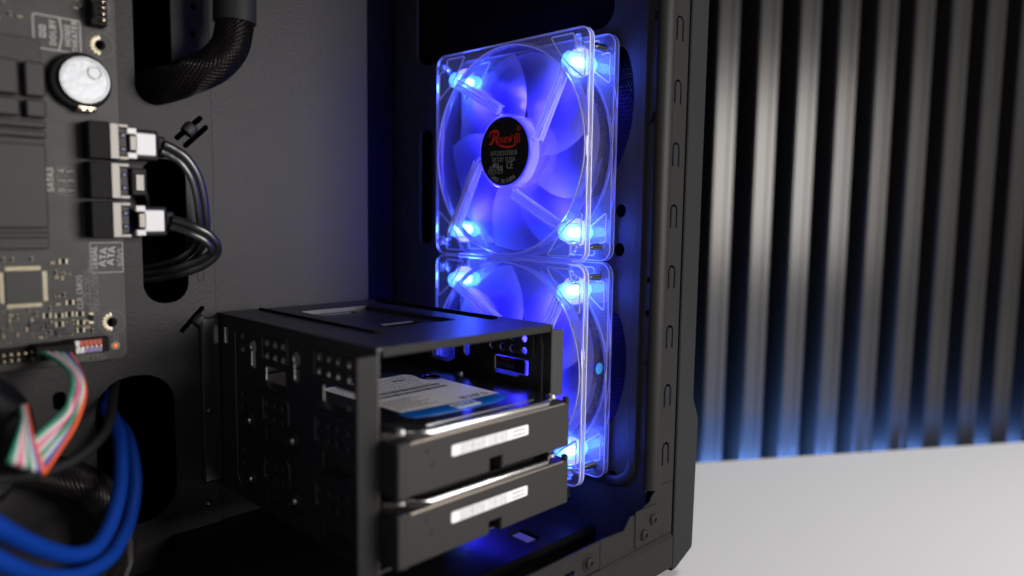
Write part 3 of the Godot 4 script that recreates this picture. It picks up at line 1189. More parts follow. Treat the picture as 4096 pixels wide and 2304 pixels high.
# the red script word on the hub label: a large looped capital and slanted small letters with a swash beneath
func script_word(lab: Node, at: Vector3) -> void:
	var s := Shape.new()
	var W := func(pts: Array, w0: float, w1: float) -> void:
		var c := curve(pts, 8)
		for i in c.size() - 1:
			var f0 := float(i) / (c.size() - 1)
			var f1 := float(i + 1) / (c.size() - 1)
			var a0 := lerpf(w0, w1, sin(f0 * PI)) * 0.5
			var a1 := lerpf(w0, w1, sin(f1 * PI)) * 0.5
			var d := c[mini(i + 1, c.size() - 1)] - c[maxi(i - 1, 0)]
			var e := c[mini(i + 2, c.size() - 1)] - c[i]
			var nd := Vector3(0, d.z, -d.y).normalized()
			var ne := Vector3(0, e.z, -e.y).normalized()
			s.quad(c[i] + nd * a0, c[i + 1] + ne * a1, c[i + 1] - ne * a1, c[i] - nd * a0, Vector3(-1, 0, 0))
	var k := 0.001
	var p := func(z: float, y: float) -> Vector3: return at + Vector3(0, y, z) * k
	# the capital: stem, bowl and leg
	W.call([p.call(-7.2, 4.4), p.call(-7.8, 2.0), p.call(-8.8, -0.6), p.call(-10.2, -2.2), p.call(-12.2, -2.4)], 0.0002, 0.0017)
	W.call([p.call(-11.2, 1.0), p.call(-11.6, 2.6), p.call(-10.2, 4.3), p.call(-7.2, 5.0), p.call(-4.6, 4.4), p.call(-4.4, 2.6), p.call(-6.2, 1.2), p.call(-8.2, 0.9)], 0.0003, 0.0013)
	W.call([p.call(-7.4, 1.0), p.call(-6.0, -0.2), p.call(-4.9, -1.7), p.call(-3.6, -2.2)], 0.0003, 0.0016)
	# swash
	W.call([p.call(-5.6, -3.0), p.call(-3.0, -3.4), p.call(0.5, -4.2), p.call(4.5, -4.6), p.call(8.4, -3.9), p.call(11.0, -2.2)], 0.0001, 0.0014)
	part("script_capital", s, M.print_red, lab)
	words("osewill", 0.0062, at + Vector3(0, -0.0005, 0.0040), FACE_L, M.print_red, lab, slanted, "lettering", 0.90)
	words("R", 0.0016, at + Vector3(0, 0.0052, 0.0118), FACE_L, M.print_red, lab)
	var r := Shape.new()
	var lp := PackedVector3Array()
	for q in ring2(0.0118, 0.0052, 0.0013, 20):
		lp.append(at + Vector3(0, q.y, q.x))
	r.tube(lp, 0.00014, 4, -1.0, Vector3.ZERO, false, true)
	part("registered_ring", r, M.print_red, lab)


# ---------------------------------------------------------------- drive cage
const CX0 := -0.1335
const CX1 := -0.0303
const CY := -0.0285
const CZ0 := -0.0155
const CZ1 := 0.126


func build_cage() -> void:
	var t := thing("drive_cage", "black steel drive cage with punched side walls holding two hard drives", "drive cage", Vector3(-0.082, -0.121, 0.055))
	# top plate: two long slits with raised lips and a recess between (u = x, v = -z)
	var s := Shape.new()
	var hs := []
	hs.append(rr(-0.1118, -0.0950, -0.1082, 0.0120, 0.0008, 2))
	hs.append(rr(-0.0425, -0.0950, -0.0380, 0.0110, 0.0008, 2))
	hs.append(rr(-0.0990, -0.0840, -0.0560, -0.0060, 0.002, 3))
	hs.append(ring2(-0.0345, -0.1170, 0.0016, 14))
	s.plate(PackedVector2Array([Vector2(CX0, -CZ1), Vector2(CX1, -CZ1), Vector2(CX1, -CZ0), Vector2(CX0, -CZ0)]), hs, Vector3(0, CY - 0.001, 0), FACE_U, 0.001, 0.0004)
	var top := part("top_plate", s, M.cage, t)
	s = Shape.new()
	s.plate(rr(-0.0992, -0.0842, -0.0558, -0.0058, 0.002, 3), [rr(-0.0850, -0.0680, -0.0640, -0.0590, 0.001, 2), rr(-0.0850, -0.0150, -0.0680, -0.0090, 0.001, 2)], Vector3(0, CY - 0.0034, 0), FACE_U, 0.001, 0.0003)
	for e in [[-0.0991, 0.045, 0.0006, 0.078], [-0.0559, 0.045, 0.0006, 0.078]]:
		s.box(Vector3(e[0], CY - 0.0016, e[1]), Vector3(e[2], 0.0026, e[3]))
	for z in [0.0841, 0.0059]:
		s.box(Vector3(-0.0775, CY - 0.0016, z), Vector3(0.0430, 0.0026, 0.0006))
	part("recessed_tray", s, M.cage, top)
	for x in [-0.1121, -0.0377]:
		s = Shape.new()
		s.box(Vector3(x, CY - 0.0015, 0.0410), Vector3(0.0007, 0.0055, 0.107), 0.0003)
		part("slit_lip", s, M.black, top)
	# side walls (u = z, v = y), each bay with a vent block, keyholes and a slot
	for side in 2:
		var holes := []
		for bay in 3:
			var dy := -0.0288 * bay
			for z in [0.0373, 0.0450, 0.0527, 0.0842, 0.0920, 0.0992, 0.1075]:
				for y in [-0.0379, -0.0440]:
					holes.append(ring2(z, y + dy, 0.0019, 10))
			for y in [-0.0377, -0.0443]:
				holes.append(ring2(0.0120, y + dy, 0.0016, 8))
			if bay == 0 or side == 1:
				for z in [0.0231, 0.0644]:
					holes.append(keyhole(z, -0.0415 + dy))
			holes.append(rr(0.0355, -0.0565 + dy, 0.0545, -0.0487 + dy, 0.0010, 2))
			holes.append(rr(0.0865, -0.0565 + dy, 0.1105, -0.0487 + dy, 0.0010, 2))
		holes.append(rr(-0.0085, -0.0440, -0.0045, -0.0350, 0.0005, 1))
		s = Shape.new()
		var outline := PackedVector2Array([Vector2(CZ0, -0.1205), Vector2(CZ1, -0.1205), Vector2(CZ1, CY - 0.0011), Vector2(CZ0, CY - 0.0011)])
		if side == 0:
			s.plate(outline, holes, Vector3(CX0 + 0.001, 0, 0), FACE_L, 0.001, 0.0003)
		else:
			s.plate(outline, holes, Vector3(CX1 - 0.0002, 0, 0), FACE_L, 0.001, 0.0003)
		var wall := part("left_wall" if side == 0 else "right_wall", s, M.cage, t)
		var fx := CX0 if side == 0 else CX1 - 0.0012
		for bay in 3:
			var dy := -0.0288 * bay
			for e in [[0.0325, 0.0565], [0.0795, 0.1135]]:
				# pressed frame round each vent block
				var g := Shape.new()
				var lp := PackedVector3Array()
				for q in rr(e[0], -0.0475 + dy, e[1], -0.0335 + dy, 0.003, 3):
					lp.append(Vector3(fx, q.y, q.x))
				g.tube(lp, 0.0013, 6, 0.0007, Vector3(-1, 0, 0), false, true)
				part("pressed_frame", g, M.cage, wall)
				var tb := Shape.new()
				tb.box(Vector3(fx - 0.0022, -0.0566 + dy, (e[0] + e[1]) * 0.5 + 0.001), Vector3(0.0050, 0.0008, 0.0185), 0.0002, Basis(Vector3(0, 0, 1), 0.25) if side == 0 else Basis(Vector3(0, 0, 1), 0.2))
				part("bent_tab", tb, M.cage, wall)
		# long pressed bends along the wall's edges
		var bd := Shape.new()
		bd.tube(PackedVector3Array([Vector3(fx, -0.036, 0.0035), Vector3(fx, -0.110, 0.0035), Vector3(fx, -0.1165, 0.0080), Vector3(fx, -0.1180, 0.0150), Vector3(fx, -0.1180, 0.1150)]), 0.0016, 6, 0.0008, Vector3(-1, 0, 0))
		part("pressed_bend", bd, M.cage, wall)
		if side == 1:
			bd = Shape.new()
			bd.tube(PackedVector3Array([Vector3(fx, -0.0330, 0.0900), Vector3(fx, -0.0330, 0.1150), Vector3(fx, -0.0350, 0.1180), Vector3(fx, -0.0400, 0.1192), Vector3(fx, -0.1150, 0.1192)]), 0.0018, 6, 0.0009, Vector3(-1, 0, 0))
			part("pressed_bend", bd, M.cage, wall)
	# front lips, folded outwards on both sides, and the lip under the top plate
	s = Shape.new()
	s.plate(rr(CX0 - 0.0092, -0.1205, CX0 + 0.0004, -0.0312, 0.0006, 2), [], Vector3(0, 0, CZ1 - 0.001), FACE_F, 0.001, 0.0003)
	part("front_lip", s, M.cage_lip if M.has("cage_lip") else M.steel_pillar, t)
	s = Shape.new()
	s.plate(rr(CX1 - 0.0006, -0.0645, CX1 + 0.0078, -0.0312, 0.0008, 2), [], Vector3(0, 0, CZ1 - 0.001), FACE_F, 0.001, 0.0003)
	part("front_lip", s, M.cage, t)
	s = Shape.new()
	s.box(Vector3(-0.0819, CY - 0.0018, CZ1 + 0.0001), Vector3(0.0985, 0.0036, 0.0008), 0.0003)
	part("top_lip", s, M.steel_pillar, t)
	s = Shape.new()
	s.box(Vector3(-0.0819, -0.1203, 0.055), Vector3(0.1030, 0.001, 0.138))
	part("bottom_plate", s, M.cage, t)
	# foot tab at the front right
	s = Shape.new()
	s.box(Vector3(-0.0220, -0.1236, 0.1150), Vector3(0.0350, 0.0010, 0.0060), 0.0003)
	s.box(Vector3(-0.0060, -0.1216, 0.1150), Vector3(0.0010, 0.0050, 0.0060), 0.0003)
	part("foot_tab", s, M.steel_pillar, t)
	# mounting flange on the tray with two screws
	s = Shape.new()
	s.plate(rr(-0.1433, -0.1170, -0.1336, -0.0305, 0.0008, 2), [], Vector3(0, 0, -0.0156), FACE_F, 0.0030, 0.0008)
	var fl := part("mounting_flange", s, M.cage, t)
	part("flange_screw", screw_head(Vector3(-0.1400, -0.0785, -0.0126), FACE_F, 0.0021, 0.0014), M.metal_dark, fl)
	part("flange_screw", screw_head(Vector3(-0.1412, -0.1290, -0.0156), FACE_F, 0.0021, 0.0014), M.metal_dark, fl)
	# drive screws with rubber rings on the left wall
	for p in [[0.0200, -0.0785], [0.0615, -0.0795], [0.0205, -0.1080], [0.0630, -0.1074]]:
		var g := Shape.new()
		var prof := PackedVector2Array([Vector2(0.0058, 0), Vector2(0.0058, 0.0014), Vector2(0.0050, 0.0022), Vector2(0.0040, 0.0022), Vector2(0.0034, 0.0014), Vector2(0.0034, 0.0)])
		g.lathe(prof, Vector3(CX0, p[1], p[0]), FACE_L, 24, true)
		var ring := part("rubber_ring", g, M.rubber, t)
		part("drive_screw", screw_head(Vector3(CX0 - 0.0008, p[1], p[0]), FACE_L, 0.0031, 0.0022), M.metal_dark, ring)


func keyhole(z: float, y: float) -> PackedVector2Array:
	var p := PackedVector2Array()
	for i in 13:
		var a := -0.25 * PI + 1.5 * PI * i / 12
		p.append(Vector2(z + cos(a) * 0.0033, y + sin(a) * 0.0033))
	for i in 9:
		var a := -PI * 0.0 + PI * (1.0 + 1.0 * i / 8)
		p.append(Vector2(z + cos(a) * 0.0024, y - 0.0085 + sin(a) * 0.0024))
	return p


# ---------------------------------------------------------------- hard drives
func build_drives() -> void:
	var d := make_drive()
	d.position = Vector3(-0.0812, -0.0876, 0.1375)
	var e: Node3D = d.duplicate()
	e.name = numbered("hard_drive")
	e.position = Vector3(-0.0812, -0.1159, 0.1375)
	e.set_meta("label", "lower dark metal hard drive in the cage, its lid mostly hidden by the drive above")
	e.set_meta("category", "hard drive")
	e.set_meta("group", "hard drives stacked in the cage")
	add_child(e)


# origin: bottom of the near face, middle of its width; the drive runs back along -z
func make_drive() -> Node3D:
	var t := thing("hard_drive", "upper dark metal hard drive in the cage, white and blue label on its lid", "hard drive", Vector3.ZERO, "hard drives stacked in the cage")
	var hw := 0.0508
	var top := 0.0228
	var body := 0.0012
	# casting, with a chamfered lip along its upper edge and an arched notch in the near face
	var s := Shape.new()
	var face := PackedVector2Array([Vector2(-hw, body), Vector2(-0.0018, body), Vector2(-0.0018, body + 0.0056), Vector2(0.0052, body + 0.0056), Vector2(0.0052, body), Vector2(hw, body), Vector2(hw, top), Vector2(-hw, top)])
	s.plate(face, [], Vector3(0, 0, -0.0120), FACE_F, 0.0120, 0.0006)
	s.box(Vector3(0, (body + top) * 0.5, -0.0790), Vector3(hw * 2, top - body, 0.1340), 0.0005)
	var c := part("casting", s, M.casting, t)
	s = Shape.new()
	s.tube(PackedVector3Array([Vector3(-hw + 0.006, top - 0.0003, -0.0004), Vector3(hw - 0.004, top - 0.0003, -0.0004)]), 0.00055, 6)
	part("pale_edge", s, M.casting_edge, c)  # paler metal line along the casting's upper edge
	s = Shape.new()
	s.box(Vector3(hw - 0.0012, top + 0.0010, -0.0016), Vector3(0.0024, 0.0030, 0.0032), 0.0006)
	part("corner_nub", s, M.casting, c)
	for p in [[0.0150, 0.0178], [0.0175, 0.0120]]:
		s = Shape.new()
		s.disc(Vector3(-hw + p[0], p[1], -0.0003), FACE_F, 0.0014, 0.0006, 14, 0.0003)
		part("cast_pip", s, M.casting, c)
	s = Shape.new()     # upright corner post at the left, and pips
	s.lathe(PackedVector2Array([Vector2(0.0030, 0.0), Vector2(0.0030, top - body - 0.0004), Vector2(0.0026, top - body + 0.0004), Vector2(0.0, top - body + 0.0004)]), Vector3(-hw + 0.0034, body, -0.0028), FACE_U, 20)
	part("corner_post", s, M.casting, c)
	# lid: a pressed steel cover with chamfered corners
	s = Shape.new()
	var lid := PackedVector2Array([Vector2(-hw + 0.0030, 0.0150), Vector2(-hw + 0.0175, 0.0012), Vector2(hw - 0.0135, 0.0012), Vector2(hw - 0.0100, 0.0030), Vector2(hw - 0.0015, 0.0100), Vector2(hw - 0.0015, 0.0640), Vector2(hw - 0.0035, 0.0680), Vector2(hw - 0.0035, 0.0780), Vector2(hw - 0.0015, 0.0830), Vector2(hw - 0.0015, 0.128), Vector2(hw - 0.0140, 0.142), Vector2(-hw + 0.0140, 0.142), Vector2(-hw + 0.0015, 0.128)])
	s.plate(lid, [], Vector3(0, top - 0.0008, 0), FACE_U, 0.0034, 0.0016)
	var l := part("lid", s, M.lid, t)
	s = Shape.new()
	var bead := PackedVector3Array()
	for q in Shape.inset(lid, 0.0012):
		bead.append(Vector3(q.x, top + 0.0015, -q.y))
	s.tube(bead, 0.0014, 8, 0.0013, Vector3(0, 1, 0), false, true)
	part("lid_rim", s, M.lid, l)
	# raised inner deck with a darker stepped border
	s = Shape.new()
	var deck := PackedVector2Array([Vector2(-hw + 0.0085, 0.0180), Vector2(-hw + 0.0195, 0.0068), Vector2(hw - 0.0180, 0.0068), Vector2(hw - 0.0080, 0.0160), Vector2(hw - 0.0078, 0.0560), Vector2(hw - 0.0100, 0.0650), Vector2(hw - 0.0100, 0.0800), Vector2(hw - 0.0075, 0.0900), Vector2(hw - 0.0075, 0.1250), Vector2(hw - 0.0170, 0.1340), Vector2(-hw + 0.0170, 0.1340), Vector2(-hw + 0.0085, 0.1240)])
	s.plate(deck, [], Vector3(0, top + 0.0024, 0), FACE_U, 0.0007, 0.0005)
	part("deck", s, M.lid_deck if M.has("lid_deck") else M.lid, l)
	for p in [[hw - 0.0085, 0.0045], [-hw + 0.0055, 0.0060], [hw - 0.0050, 0.0735], [-hw + 0.0050, 0.0735]]:
		var g := Shape.new()
		g.lathe(PackedVector2Array([Vector2(0.0024, 0.0), Vector2(0.0024, 0.0012), Vector2(0.0019, 0.0017), Vector2(0.0009, 0.0017), Vector2(0.0008, 0.0008), Vector2(0.0, 0.0008)]), Vector3(p[0], top + (0.0026 if absf(p[0]) < hw - 0.0060 else 0.0026), -p[1]), FACE_U, 18)
		part("lid_screw", g, M.metal, l)
	# paper label on the deck: white with a blue band at the near end and a navy band at the far end
	var ly := top + 0.0031
	s = Shape.new()
	var lw := PackedVector2Array()
	for q in [Vector2(-0.0270, 0.0225), Vector2(0.0245, 0.0225), Vector2(0.0288, 0.0260), Vector2(0.0288, 0.0700), Vector2(0.0250, 0.0740), Vector2(0.0215, 0.0790), Vector2(0.0225, 0.0860), Vector2(0.0205, 0.0900), Vector2(-0.0300, 0.0900)]:
		lw.append(q)
	s.plate(lw, [], Vector3(0, ly, 0), FACE_U, 0.00012)
	var lab := part("lid_label", s, M.label_white, l)
	s = Shape.new()
	var lb := PackedVector2Array([Vector2(-0.0300, 0.0224), Vector2(-0.0280, 0.0195), Vector2(-0.0200, 0.0168), Vector2(0.0, 0.0150), Vector2(0.0160, 0.0152), Vector2(0.0240, 0.0170), Vector2(0.0280, 0.0205), Vector2(0.0288, 0.0259), Vector2(0.0262, 0.0262), Vector2(0.0, 0.0262), Vector2(-0.0300, 0.0290)])
	s.plate(lb, [], Vector3(0, ly + 0.00006, 0), FACE_U, 0.00012)
	part("blue_band", s, M.label_blue, lab)
	s = Shape.new()
	s.plate(PackedVector2Array([Vector2(-0.0300, 0.0900), Vector2(0.0205, 0.0900), Vector2(0.0170, 0.0985), Vector2(0.0100, 0.1030), Vector2(-0.0300, 0.1030)]), [], Vector3(0, ly, 0), FACE_U, 0.00012)
	part("navy_band", s, M.label_navy, lab)
	s = Shape.new()
	s.plate(rr(-0.0045, 0.0175, 0.0095, 0.0250, 0.0004, 1), [], Vector3(0, ly + 0.00014, 0), FACE_U, 0.00012)
	var wb := part("logo_box", s, M.label_white, lab)
	words("WD", 0.0062, Vector3(0.0025, ly + 0.00034, -0.0213), FACE_U_BACK, M.label_blue, wb, bold, "lettering", 1.25)
	words("1.0TB", 0.0058, Vector3(0.0165, ly + 0.0002, -0.0310), FACE_U_BACK, M.ink, lab, bold, "lettering", 1.15)
	# rows of fine print, too small to read
	rng.seed = 31
	s = Shape.new()
	for row in 8:
		var v := 0.0330 + row * 0.0022
		var x := -0.0270 + rng.randf() * 0.002
		var stop := -0.0040 - (row % 3) * 0.004
		while x < stop:
			var w := rng.randf_range(0.0008, 0.0026)
			s.box(Vector3(x + w * 0.5, ly + 0.00016, -v), Vector3(w, 0.00004, 0.0011))
			x += w + 0.0006
	for row in 7:
		var v := 0.0640 + row * 0.0035
		var x := -0.0280
		while x < 0.0150:
			var w := rng.randf_range(0.0008, 0.0030)
			s.box(Vector3(x + w * 0.5, ly + 0.00016, -v), Vector3(w, 0.00004, 0.0012))
			x += w + 0.0007
	part("fine_print", s, M.ink_soft, lab)
	s = Shape.new()
	for row in 2:
		var x := -0.0280
		while x < 0.0200:
			var w := rng.randf_range(0.0002, 0.0008)
			s.box(Vector3(x + w * 0.5, ly + 0.00016, -(0.0555 + row * 0.0055)), Vector3(w, 0.00004, 0.0032))
			x += w + rng.randf_range(0.0002, 0.0006)
	part("barcode", s, M.ink, lab)
	words("RU", 0.0050, Vector3(0.0085, ly + 0.0002, -0.0790), FACE_U_BACK, M.ink, lab, bold)
	# hub recess in the deck beside the label
	s = Shape.new()
	s.lathe(PackedVector2Array([Vector2(0.0070, 0.0), Vector2(0.0066, 0.0004), Vector2(0.0050, 0.0004), Vector2(0.0046, 0.0), Vector2(0.0, 0.0)]), Vector3(0.0275, ly, -0.0760), FACE_U, 28)
	part("bearing_cap", s, M.lid, l)
	# white bar-code sticker on the near face
	s = Shape.new()
	s.plate(rr(-0.0238, 0.0128, 0.0216, 0.0174, 0.0007, 3), [], Vector3(0, 0, 0.0), FACE_F, 0.0002)
	var st := part("face_sticker", s, M.label_white, t)
	s = Shape.new()
	var bx := -0.0195
	while bx < 0.0090:
		var w := rng.randf_range(0.00012, 0.00045)
		s.box(Vector3(bx, 0.0151, 0.00022), Vector3(w, 0.0040, 0.00004))
		bx += w + rng.randf_range(0.0002, 0.0007)
	part("barcode", s, M.ink_soft, st)
	s = Shape.new()
	for row in 2:
		var x := 0.0118
		while x < 0.0195:
			var w := rng.randf_range(0.0005, 0.0010)
			s.box(Vector3(x + w * 0.5, 0.0160 - row * 0.0019, 0.00022), Vector3(w, 0.0011, 0.00004))
			x += w + 0.0004
	part("fine_print", s, M.ink_soft, st)
	# circuit board under the casting
	s = Shape.new()
	s.box(Vector3(0, 0.0004, -0.060), Vector3(0.094, 0.0008, 0.100))
	part("circuit_board", s, M.black, t)
	return t


# ---------------------------------------------------------------- motherboard
const BZ := -0.008


func build_board() -> void:
	var t := thing("motherboard", "dark grey motherboard with white print along its right edge", "motherboard", Vector3(-0.24, 0.04, -0.0096))
	var s := Shape.new()
	var holes := [ring2(-0.1868, 0.0966, 0.0020, 20), ring2(-0.1862, -0.0280, 0.0020, 20)]
	s.plate(rr(-0.36, -0.0452, -0.1800, 0.2600, 0.0032, 5), holes, Vector3(0, 0, BZ - 0.0016), FACE_F, 0.0016, 0.0002)
	var b := part("circuit_board", s, M.pcb, t)
	for p in holes:
		var cx: float = (p[0].x + p[10].x) * 0.5
		var cyy: float = p[0].y
		for k in 8:
			var a: float = PI * 0.5 + PI * (k + 0.5) / 8.0
			var g := Shape.new()
			g.lathe(PackedVector2Array([Vector2(0.0009, 0), Vector2(0.0008, 0.0002), Vector2(0.0, 0.0003)]), Vector3(cx + cos(a) * 0.0034, cyy + sin(a) * 0.0034, BZ), Basis(Vector3(cos(a), sin(a), 0) * 1.5, Vector3(-sin(a), cos(a), 0) * 0.75, Vector3(0, 0, 1)), 10)
			part("solder_pad", g, M.solder, b)
		var rg := Shape.new()
		var lp := PackedVector3Array()
		for q in ring2(cx, cyy, 0.0056, 32):
			lp.append(Vector3(q.x, q.y, BZ))
		rg.tube(lp, 0.00022, 5, 0.0001, Vector3(0, 0, 1), false, true)
		part("printed_ring", rg, M.print_dim, b)
	# printed frames and words, all turned to read upwards
	frame(b, -0.2126, 0.0911, -0.1944, 0.1055, 0.0012, 0.0005, M.print_white)
	var dv := Shape.new()
	dv.tube(curve([Vector3(-0.2032, 0.0911, BZ), Vector3(-0.2018, 0.098, BZ), Vector3(-0.2026, 0.1055, BZ)], 6), 0.0004, 5, 0.0001, Vector3(0, 0, 1))
	part("printed_divider", dv, M.print_white, b)
	var up := FACE_F_UPWARD
	words("DOLBY", 0.0034, Vector3(-0.2052, 0.0985, BZ + 0.0002), up, M.print_white, b, bold)
	var dd := Shape.new()
	for k in 2:
		var y0 := 0.0960 + 0.0028 * k
		dd.plate(PackedVector2Array([Vector2(-0.2102, y0), Vector2(-0.2078, y0), Vector2(-0.2078, y0 + 0.0022), Vector2(-0.2102, y0 + 0.0022)]), [rr(-0.2096, y0 + 0.0005, -0.2084, y0 + 0.0017, 0.0003, 2)], Vector3(0, 0, BZ), FACE_F, 0.0001)
	part("printed_emblem", dd, M.print_white, b)
	words("HOME", 0.0024, Vector3(-0.1996, 0.0983, BZ + 0.0002), up, M.print_white, b, bold)
	words("THEATER", 0.0024, Vector3(-0.1968, 0.0983, BZ + 0.0002), up, M.print_white, b, bold)
	words("SYS_FAN1", 0.0028, Vector3(-0.1832, 0.1092, BZ + 0.0002), up, M.print_dim, b)
	words("BAT", 0.0024, Vector3(-0.2086, 0.0782, BZ + 0.0002), up, M.print_dim, b)
	words("SATA3", 0.0036, Vector3(-0.2086, 0.0362, BZ + 0.0002), up, M.print_white, b, bold)
	frame(b, -0.2060, 0.0297, -0.1988, 0.0422, 0.0001, 0.0002, M.print_dim)
	bar(b, Vector3(-0.2024, 0.0297, BZ), Vector3(-0.2024, 0.0422, BZ), 0.0002)
	for k in 2:
		bar(b, Vector3(-0.2060, 0.0339 + k * 0.0042, BZ), Vector3(-0.1988, 0.0339 + k * 0.0042, BZ), 0.0002)
	for i in 6:
		words(str(i), 0.0026, Vector3(-0.2042 + (i % 2) * 0.0036, 0.0318 + (i / 2) * 0.0042, BZ + 0.0002), up, M.print_white, b)
	frame(b, -0.1943, -0.0050, -0.1805, 0.0089, 0.0006, 0.0003, M.print_white)
	words("SERIAL", 0.0029, Vector3(-0.1925, 0.0020, BZ + 0.0002), up, M.print_white, b, bold)
	for k in 2:
		words("ATA", 0.0040, Vector3(-0.1890 + k * 0.0034, 0.0022 + 0.0005 * k, BZ + 0.0002), Basis(Vector3(0.12, 1, 0), Vector3(-1, 0, 0), Vector3(0, 0, 1)), M.print_white, b, bold, "lettering", 1.2)
	words("6Gb/s", 0.0024, Vector3(-0.1820, 0.0020, BZ + 0.0002), up, M.print_white, b)
	words("CLR_CMOS", 0.0026, Vector3(-0.1990, -0.0132, BZ + 0.0002), up, M.print_white, b)
	frame(b, -0.1968, -0.0194, -0.1916, -0.0066, 0.0001, 0.00015, M.print_dim)
	for x in [-0.1950, -0.1934]:
		bar(b, Vector3(x, -0.0194, BZ), Vector3(x, -0.0066, BZ), 0.00012)
	bar(b, Vector3(-0.1968, -0.0145, BZ), Vector3(-0.1916, -0.0145, BZ), 0.00012)
	words("CLR_CMOS", 0.0013, Vector3(-0.1959, -0.0108, BZ + 0.0002), up, M.print_dim, b)
	words("SHORT  CLEAR CMOS", 0.0011, Vector3(-0.1942, -0.0130, BZ + 0.0002), up, M.print_dim, b)
	words("OPEN  NORMAL", 0.0011, Vector3(-0.1925, -0.0130, BZ + 0.0002), up, M.print_dim, b)
	words("+SPEAK-", 0.0018, Vector3(-0.1966, -0.0418, BZ + 0.0002), FACE_F, M.print_dim, b)
	words("+PWR_LED-", 0.0018, Vector3(-0.1966, -0.0437, BZ + 0.0002), FACE_F, M.print_dim, b)
	frame(b, -0.1862, -0.0368, -0.1839, -0.0346, 0.0001, 0.00015, M.print_dim)
	words("0", 0.0020, Vector3(-0.18505, -0.0357, BZ + 0.0002), FACE_F, M.print_dim, b)
	# amber indicator
	s = Shape.new()
	s.lathe(PackedVector2Array([Vector2(0.0010, 0.0), Vector2(0.0008, 0.0006), Vector2(0.0, 0.0008)]), Vector3(-0.1852, -0.0390, BZ), FACE_F, 14, true)
	part("indicator_light", s, M.amber, b, "small amber light in the lower corner of the board")
	var rg := Shape.new()
	var lp := PackedVector3Array()
	for q in ring2(-0.1852, -0.0390, 0.0016, 20):
		lp.append(Vector3(q.x, q.y, BZ))
	rg.tube(lp, 0.0003, 5, 0.00012, Vector3(0, 0, 1), false, true)
	part("printed_ring", rg, M.print_white, b)
	# fan header at the top
	s = Shape.new()
	s.box(Vector3(-0.1886, 0.1095, BZ + 0.0030), Vector3(0.0066, 0.0118, 0.0060), 0.0004)
	s.box(Vector3(-0.1915, 0.1095, BZ + 0.0050), Vector3(0.0014, 0.0060, 0.0100), 0.0003)
	var fh := part("fan_header", s, M.black, t)
	for k in 4:
		var g := Shape.new()
		g.box(Vector3(-0.1876, 0.1057 + 0.00254 * k, BZ + 0.0060), Vector3(0.0007, 0.0007, 0.0060), 0.0001)
		part("pin", g, M.metal_warm, fh)
	# heat sink with upright fins above and a flat plate below
	s = Shape.new()
	s.box(Vector3(-0.2200, 0.0505, BZ + 0.0015), Vector3(0.0185, 0.0880, 0.0030), 0.0004)
	var hs := part("heat_sink", s, M.anodised, t)
	for x in [[-0.2250, 0.0096], [-0.2143, 0.0072]]:
		for y in [[0.0770, 0.0140], [0.0650, 0.0072]]:
			var g := Shape.new()
			g.box(Vector3(x[0], y[0], BZ + 0.0055), Vector3(x[1], y[1], 0.0050), 0.0006)
			part("fin_block", g, M.anodised, hs)
	for y in [0.0585, 0.0545]:
		var g := Shape.new()
		g.box(Vector3(-0.2206, y, BZ + 0.0050), Vector3(0.0196, 0.0026, 0.0044), 0.0005)
		part("fin", g, M.anodised, hs)
	# chokes, capacitors and a row of resistors above the heat sink
	for p in [[-0.2245, 0.0925], [-0.2290, 0.0925]]:
		var g := Shape.new()
		g.box(Vector3(p[0], p[1], BZ + 0.0012), Vector3(0.0032, 0.0030, 0.0024), 0.0004)
		part("choke", g, M.chip, b)
	for p in [[-0.2212, 0.1140, 0.0022], [-0.2262, 0.1125, 0.0024]]:
		var g := Shape.new()
		g.lathe(PackedVector2Array([Vector2(p[2], 0), Vector2(p[2], 0.0046), Vector2(p[2] * 0.9, 0.0052), Vector2(0, 0.0052)]), Vector3(p[0], p[1], BZ), FACE_F, 20)
		part("capacitor", g, M.shell_metal, b)
	s = Shape.new()
	s.box(Vector3(-0.2206, 0.0330, BZ + 0.0048), Vector3(0.0186, 0.0350, 0.0036), 0.0005)
	s.box(Vector3(-0.2206, 0.0125, BZ + 0.0042), Vector3(0.0186, 0.0022, 0.0040), 0.0004)
	part("flat_plate", s, M.anodised, hs)
	# square chip with pins on four sides
	s = Shape.new()
	s.box(Vector3(-0.2203, -0.0097, BZ + 0.0007), Vector3(0.0138, 0.0140, 0.0013), 0.0003)
	var chip := part("square_chip", s, M.chip, t)
	for q in 4:
		var g := Shape.new()
		for k in 26:
			var o := -0.0062 + 0.0124 * k / 25.0
			var c := Vector3(-0.2203, -0.0097, BZ + 0.0003)
			if q < 2:
				g.box(c + Vector3(o, (0.0079 if q == 0 else -0.0079), 0), Vector3(0.00024, 0.0018, 0.0003))
			else:
				g.box(c + Vector3((0.0078 if q == 2 else -0.0078), o, 0), Vector3(0.0018, 0.00024, 0.0003))
		part("pin_row", g, M.solder, chip)
	# small surface parts: [x, y, w, h, kind] kind 0 resistor, 1 dark transistor, 2 ceramic
	rng.seed = 9
	var spots := []
	for p in [[-0.2123, -0.0226], [-0.2077, -0.0230], [-0.2037, -0.0228], [-0.1996, -0.0229], [-0.2077, -0.0268], [-0.1993, -0.0268], [-0.1995, -0.0302], [-0.2052, 0.0008], [-0.2033, -0.0175]]:
		spots.append([p[0], p[1], 0.0030, 0.0022, 1])
